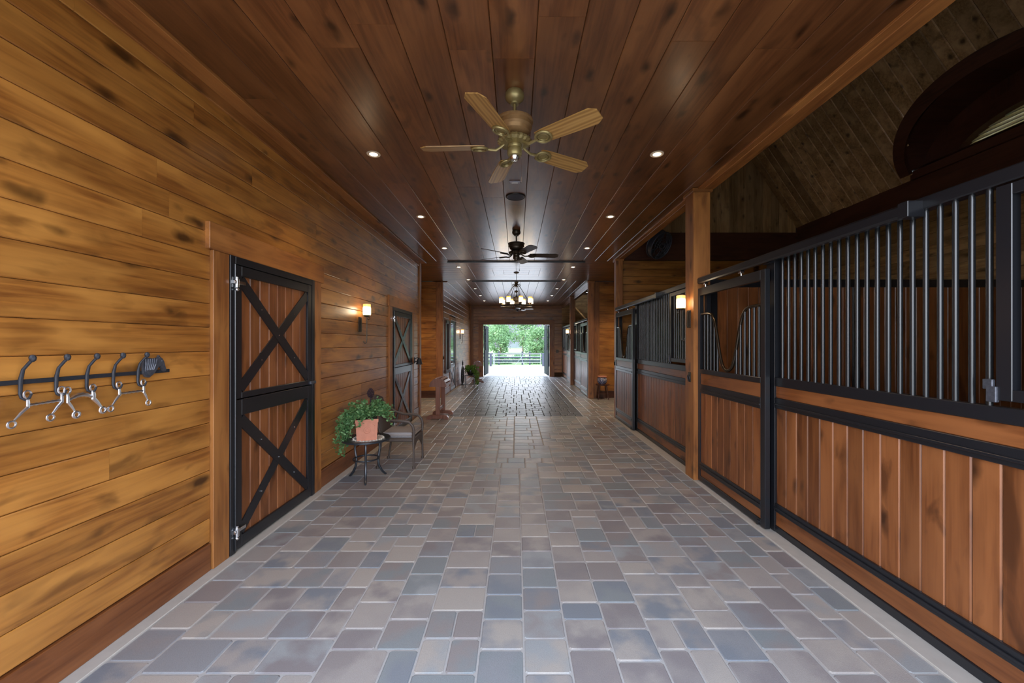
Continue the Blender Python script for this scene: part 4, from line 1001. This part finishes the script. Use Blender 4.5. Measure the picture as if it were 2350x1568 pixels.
bk = MB(); G = [(a, b) for b in range(9) for a in range(9)]
def bp(i, j, o=0):
    s_ = i/4-1; t = j/8; return (-.20-.13*t-.03*(1-s_*s_)+o, s_*(.225-.03*t), .38+.44*t+.05*math.cos(s_*PI/2)*t)
vs = [bp(i, j) for i, j in G]+[bp(i, j, .022) for i, j in G]
fs = []
for b in range(8):
    for a in range(8): k = b*9+a; fs += [(k, k+1, k+10, k+9), (81+k, 81+k+9, 81+k+10, 81+k+1)]
for k in range(8):
    for a, b in ((k, k+1), (72+k, 73+k), (k*9, k*9+9), (k*9+8, k*9+17)): fs.append((a, b, b+81, a+81))
bk.add(vs, fs); wk('backrest', bk)
wk('back_frame', MB().tube([bp(0, j, .01) for j in range(9)]+[bp(i, 8, .01) for i in range(1, 9)]+[bp(8, j, .01) for j in range(7, -1, -1)], .016, 8))
cb = bmesh.new(); bmesh.ops.create_cube(cb, size=1); bmesh.ops.scale(cb, vec=(.42, .44, .065), verts=cb.verts); bmesh.ops.translate(cb, vec=(.0, 0, .405), verts=cb.verts)
bmesh.ops.bevel(cb, geom=list(cb.edges), offset=.03, segments=3, affect='EDGES'); cb.verts.index_update()
wk('seat_cushion', MB().add([v.co[:] for v in cb.verts], [[v.index for v in f.verts] for f in cb.faces]), 'cushion'); cb.free()

# ================================================================ SADDLE RACKS
def saddle_rack(loc, rz, lab, first=None):
    if first: return tag(copy_tree(first, None, loc, rz), lab)
    T = thing('saddle_rack', loc, lab, 'saddle rack', 'wooden saddle racks', rz)
    L = .60
    for y in (0, L):
        arc = [(.175*math.cos(PI*i/16), .66+.175*math.sin(PI*i/16)) for i in range(17)]
        MB().prism(arc, ((0, y+.015, 0), X_, Z_, (0, -1, 0)), .03).build('end_board', M['rackwood'], T)
        MB().box(-.045, .045, y-.012, y+.03, .09, .70, .006).build('upright', M['rackwood'], T)
        ft = [(-.22, .0), (-.22, .04), (-.19, .075), (-.14, .09), (.14, .09), (.19, .075), (.22, .04), (.22, 0), (.14, 0), (.12, .02), (-.12, .02), (-.14, 0)]
        MB().prism(ft, ((0, y+.045, 0), X_, Z_, (0, -1, 0)), .08).build('foot', M['rackwood'], T)
    MB().box(-.02, .02, .03, L-.01, .16, .23, .005).build('stretcher', M['rackwood'], T)
    for i in range(7):
        a = PI*(i+.5)/7; c_, s_ = math.cos(a), math.sin(a)
        F = ((.172*c_, .012, .66+.172*s_), Y_, (-s_, 0, c_), (c_, 0, s_)); MB().board(F, 0, L+.02, -.027, .027, .012, .003, .006).build('slat', M['rackwood'], T)
    return T
r1 = saddle_rack((-1.60, 8.30, 0), 0, 'wooden saddle rack standing before the left cross aisle')
saddle_rack((-1.50, 16.0, 0), math.radians(8), 'far wooden saddle rack beside the open end doorway', r1)

# ================================================================ WALL BELL
T = thing('wall_bell', (XL, 8.36, 1.20), 'black iron bell with a hanging chain right of the second dutch door', 'bell')
MB().box(.0, .012, -.03, .03, -.06, .06, .003).build('mount', M['iron'], T)
MB().tube([(.01, 0, .03), (.06, 0, .055), (.11, 0, .04)], .008, 8).cyl((.01, -.16, -.03), (.05, -.02, -.02), .009, 8).build('bracket', M['iron'], T)
MB().lathe([(.012, .04), (.03, .03), (.045, .0), (.052, -.05), (.07, -.085), (.074, -.09), (.066, -.09), (.03, -.04)], (.10, 0, .01)).build('bell', M['iron'], T, smooth=True)
mb = MB()
for i in range(9): z = -.09-.026*i; q = i % 2; mb.tube([(.10+(.007*math.cos(t) if q else 0), (0 if q else .007*math.cos(t)), z+.016*math.sin(t)) for t in [2*PI*j/10 for j in range(10)]], .0025, 5, True)
mb.build('chain', M['iron'], T)

# ================================================================ FAR LEFT: IRON WHEEL, PLANT TABLE
T = thing('iron_wheel', (XL2+.12, 15.2, 0), 'black iron spoked wheel with a finial leaning on the far left wall', 'wheel')
Rw = .33
MB().tube([(0, Rw*math.cos(2*PI*i/36), .36+Rw*math.sin(2*PI*i/36)) for i in range(36)], .022, 8, True).build('rim', M['iron'], T, smooth=True)
mb = MB()
for i in range(8): a = PI*i/4; mb.cyl((0, 0, .36), (0, Rw*math.cos(a), .36+Rw*math.sin(a)), .012, 6)
mb.build('spokes', M['iron'], T); MB().cyl((-.04, 0, .36), (.05, 0, .36), .045, 12).build('hub', M['iron'], T, smooth=True)
MB().lathe([(.012, .68), (.012, .74), (.035, .76), (.02, .79), (.03, .82), (.012, .87), (.004, .92)]).build('finial', M['iron'], T, smooth=True)
MB().box(-.06, .06, -.12, .12, 0, .03, .004).tube([(.02, .30, .55), (.06, .36, .62), (.05, .40, .70)], .014, 6).build('base', M['iron'], T)
T = thing('plant_stand', (-1.62, 14.25, 0), 'small square black stand holding the far potted plant', 'table')
MB().box(-.17, .17, -.15, .15, .42, .44, .004).build('tabletop', M['black'], T)
for a in (-.155, .155):
    for b in (-.135, .135): MB().box(a-.010, a+.010, b-.010, b+.010, 0, .42).build('leg', M['black'], T)
MB().box(-.155, .155, -.14, -.13, .10, .115).box(-.155, .155, .13, .14, .10, .115).build('stretcher', M['black'], T)
P2 = thing('potted_plant', (-1.60, 14.22, .44), 'leafy green plant in a black pot on the far black stand', 'plant')
MB().lathe([(.075, 0), (.11, .05), (.125, .14), (.12, .19), (.128, .20), (.115, .205), (.11, .17), (.0, .165)]).build('pot', M['potblack'], P2, smooth=True)
foliage(P2, 36, .26, .16, .17, .4, .075, M['leaf2'], bias=.1)

# ================================================================ RIGHT CROSS AISLE: STOOL + POT
T = thing('wooden_stool', (2.39, 11.33, 0), 'dark wooden stool against the pine wall of the right cross aisle', 'stool')
MB().lathe([(.0, .385), (.185, .385), (.195, .395), (.195, .41), (.185, .415), (.0, .415)], n=24).build('seat', M['dark_x'], T, smooth=True)
for a in (45, 135, 225, 315):
    c_, s_ = math.cos(math.radians(a)), math.sin(math.radians(a)); MB().cyl((.13*c_, .13*s_, .39), (.20*c_, .20*s_, 0), .016, 8).build('leg', M['dark_z'], T, smooth=True)
MB().tube([(.158*math.cos(2*PI*i/20), .158*math.sin(2*PI*i/20), .16) for i in range(20)], .008, 6, True).build('stretcher', M['dark_x'], T, smooth=True)
T = thing('ceramic_pot', (2.38, 11.32, .415), 'blue and white ceramic pot with a tan rim on the stool', 'pot')
MB().lathe([(.08, 0), (.12, .04), (.14, .10), (.13, .16), (.105, .19)], n=28).build('body', M['ceramic'], T, smooth=True)
MB().lathe([(.105, .19), (.13, .20), (.13, .22), (.12, .228), (.105, .222), (.10, .19)], n=28).build('rim', M['terracotta'], T, smooth=True)

# ================================================================ OUTSIDE
yg = 34.0; zg = -.42
mb = MB(); y0 = YE+.05
mb.add([(-14, y0, -.01), (14, y0, -.01), (14, yg+1.5, zg), (-14, yg+1.5, zg), (-14, y0, -.3), (14, y0, -.3), (14, yg+1.5, zg-.3), (-14, yg+1.5, zg-.3)], [(0, 1, 2, 3), (4, 7, 6, 5), (0, 4, 5, 1), (1, 5, 6, 2), (2, 6, 7, 3), (3, 7, 4, 0)])
tag(mb.build('driveway', M['concrete_out']), 'bright sunlit concrete apron outside the far doorway', 'pavement', kind='structure')
tag(MB().box(-14, 14, -14, -.85, -.3, -.01).build('forecourt', M['concrete_out']), 'concrete forecourt outside the entrance behind the viewer', 'pavement', kind='structure')
tag(MB().box(-200, 200, -60, 230, -1.2, -.62).build('pasture', M['grass']), 'green pasture beyond the pipe gate', 'ground', kind='structure')
mb = MB(); hv = []
nx = 40
for i in range(nx+1):
    x = -150+300*i/nx; h = 15+7*math.sin(i*.7+1)+3*math.sin(i*2.3)+(5 if x > 0 else -2)
    hv += [(x, 190, -1), (x, 200, h), (x, 215, -1)]
mb.add(hv, [f for i in range(nx) for f in ((i*3, i*3+3, i*3+4, i*3+1), (i*3+1, i*3+4, i*3+5, i*3+2))])
tag(mb.build('hills', M['hill']), 'hazy wooded hills on the horizon', 'hills', kind='structure')
G = thing('pipe_gate', (0, yg, zg), 'galvanised five bar pipe gate across the driveway', 'gate')
for i in range(5): MB().cyl((-1.93, 0, .12+i*.24), (2.03, 0, .12+i*.24), .017, 8).build('bar', M['galv'], G, smooth=True)
for x in (-1.93, -1.80, 2.03): MB().cyl((x, 0, .08), (x, 0, 1.12), .024, 8).build('upright', M['galv'], G, smooth=True)
MB().cyl((-.1, .03, .12), (.65, .03, 1.08), .014, 6).cyl((.65, .03, .12), (.3, .03, 1.08), .014, 6).build('brace', M['galv'], G)
for x in (-2.14, -2.6, 2.24, 2.7): tag(MB().box(x-.09, x+.09, yg-.09, yg+.09, zg-.03, zg+1.12, .01).build('fence_post', M['fence'], None, (x, yg, zg)), {-2.14: 'black fence post hinging the gate at its left end', -2.6: 'black outer fence post left of the gate', 2.24: 'black fence post at the right end of the gate', 2.7: 'black outer fence post right of the gate'}[x], 'post')
for s_, lab in ((-1, 'black four rail fence left of the gate'), (1, 'black four rail fence right of the gate')):
    F = thing('rail_fence', (s_*4, yg, zg), lab, 'fence'); og = (s_*4, yg, zg)
    for i in range(4): MB().box(s_*2.85, s_*9, yg-.02, yg+.02, zg+.12+i*.29, zg+.25+i*.29, .004).build('rail', M['fence'], F, og)
    for x in (4.9, 7.2): MB().box(s_*x-.07, s_*x+.07, yg-.07, yg+.07, zg-.1, zg+1.12).build('post', M['fence'], F, og)
F = thing('rail_fence', (0, 41, -.62), 'dark pasture fence farther back, seen through the gate', 'fence'); og = (0, 41, -.62)
for x in (-4, -1.75, .6, 1.35, 3.6): MB().box(x-.08, x+.08, 40.9, 41.1, -.62, .72).build('post', M['fence'], F, og)
for i in range(3): MB().box(-9, 9, 40.97, 41.03, -.3+i*.36, -.18+i*.36).build('rail', M['fence'], F, og)
def tree(x, y, h, r, mat, lab, z0=-.62, nl=2600, trunk=.12, crown=.25, ls=.3, seed=1, group='trees beyond the gate'):
    rr = random.Random(seed); og = (x, y, z0)
    T = thing('tree', og, lab, 'tree', group)
    tk = MB().tube([(x, y, z0-.2), (x+.1, y, z0+h*.3), (x-.1, y, z0+h*.6), (x, y, z0+h*.85)], [trunk, trunk*.8, trunk*.5, trunk*.2], 8)
    lf = MB(); cl_ = []
    for i in range(26):
        t = rr.random(); zz = z0+h*(crown+(1-crown)*t); rad = r*math.sin(PI*min(1, .18+.8*t))**.7; a = rr.uniform(0, 2*PI); q = rad*rr.uniform(.15, .85)
        c = Vector((x+q*math.cos(a), y+q*math.sin(a), zz)); cl_.append((c, r*rr.uniform(.25, .45)))
        tk.tube([(x, y, max(z0+h*.2, zz-h*.18)), c], [trunk*.3, .02], 5)
    for i in range(nl):
        c, q = rr.choice(cl_); v = Vector((rr.gauss(0, 1), rr.gauss(0, 1), rr.gauss(0, .8))); v = v.normalized()*q*rr.uniform(.5, 1.1)
        p = c+v; d = Vector((rr.uniform(-1, 1), rr.uniform(-1, 1), rr.uniform(-1, 1))).normalized(); e = d.orthogonal().normalized(); L = ls*rr.uniform(.6, 1.3)
        lf.add([p-d*L*.5, p+e*L*.3, p+d*L*.5, p-e*L*.3], [(0, 1, 2, 3)])
    tk.build('trunk', M['bark'], T, og); o = lf.build('foliage', mat, T, og, recalc=False); o['kind'] = 'stuff'
tree(-3.6, 46, 9.5, 3.0, M['tree1'], 'tall light green tree at the left of the doorway view', seed=1, nl=4200)
tree(-2.1, 52, 4.9, 1.7, M['tree1'], 'low pale green tree left of centre beyond the fence', seed=2)
tree(.9, 60, 7.4, 2.6, M['tree1'], 'rounded green tree in the middle of the doorway view', seed=3, nl=3600)
tree(2.7, 52, 3.9, 1.9, M['tree1'], 'small bright tree right of centre beyond the fence', seed=4)
tree(4.6, 64, 6.9, 3.4, M['tree3'], 'pale lilac grey tree at the right edge of the doorway view', seed=5, nl=3600)
tree(2.9, 84, 7.4, 3.0, M['tree3'], 'distant pale grey tree behind the middle tree', seed=6, nl=3000)
tree(-3.0, 92, 7.4, 2.8, M['tree3'], 'pale grey tree far behind the low tree left of centre', seed=9, nl=3000)
tree(-6.5, 60, 8.5, 3.2, M['tree2'], 'darker green tree farthest left outside', seed=7)
tree(11.5, 58, 7.5, 3.2, M['tree2'], 'darker green tree farthest right outside', seed=8)
for i, (x, y, r, mt, lab) in enumerate(((-1.7, 43, 1.05, 'tree2', 'round dark green bush left behind the gate'), (.3, 46.5, .9, 'tree1', 'light green bush behind the middle of the gate'), (2.2, 43.4, 1.05, 'tree2', 'dark green bush right behind the gate'), (-4.9, 44, 1.0, 'tree1', 'light green bush at the left fence'))):
    rr = random.Random(50+i); T = thing('bush', (x, y, -.62), lab, 'bush', 'bushes behind the gate'); lf = MB()
    for k in range(1500):
        v = Vector((rr.gauss(0, 1), rr.gauss(0, 1), abs(rr.gauss(0, .9)))).normalized()*r*rr.uniform(.5, 1.05); p = Vector((x, y, -.6))+Vector((v.x*1.2, v.y, v.z))
        d = Vector((rr.uniform(-1, 1), rr.uniform(-1, 1), rr.uniform(-1, 1))).normalized(); e = d.orthogonal().normalized(); L = .2*rr.uniform(.5, 1.1)
        lf.add([p-d*L*.5, p+e*L*.3, p+d*L*.5, p-e*L*.3], [(0, 1, 2, 3)])
    o = lf.build('foliage', M[mt], T, (x, y, -.62), recalc=False); o['kind'] = 'stuff'
    MB().cyl((x, y, -.7), (x, y, -.62+r*.7), .05, 6).build('stem', M['bark'], T, (x, y, -.62))
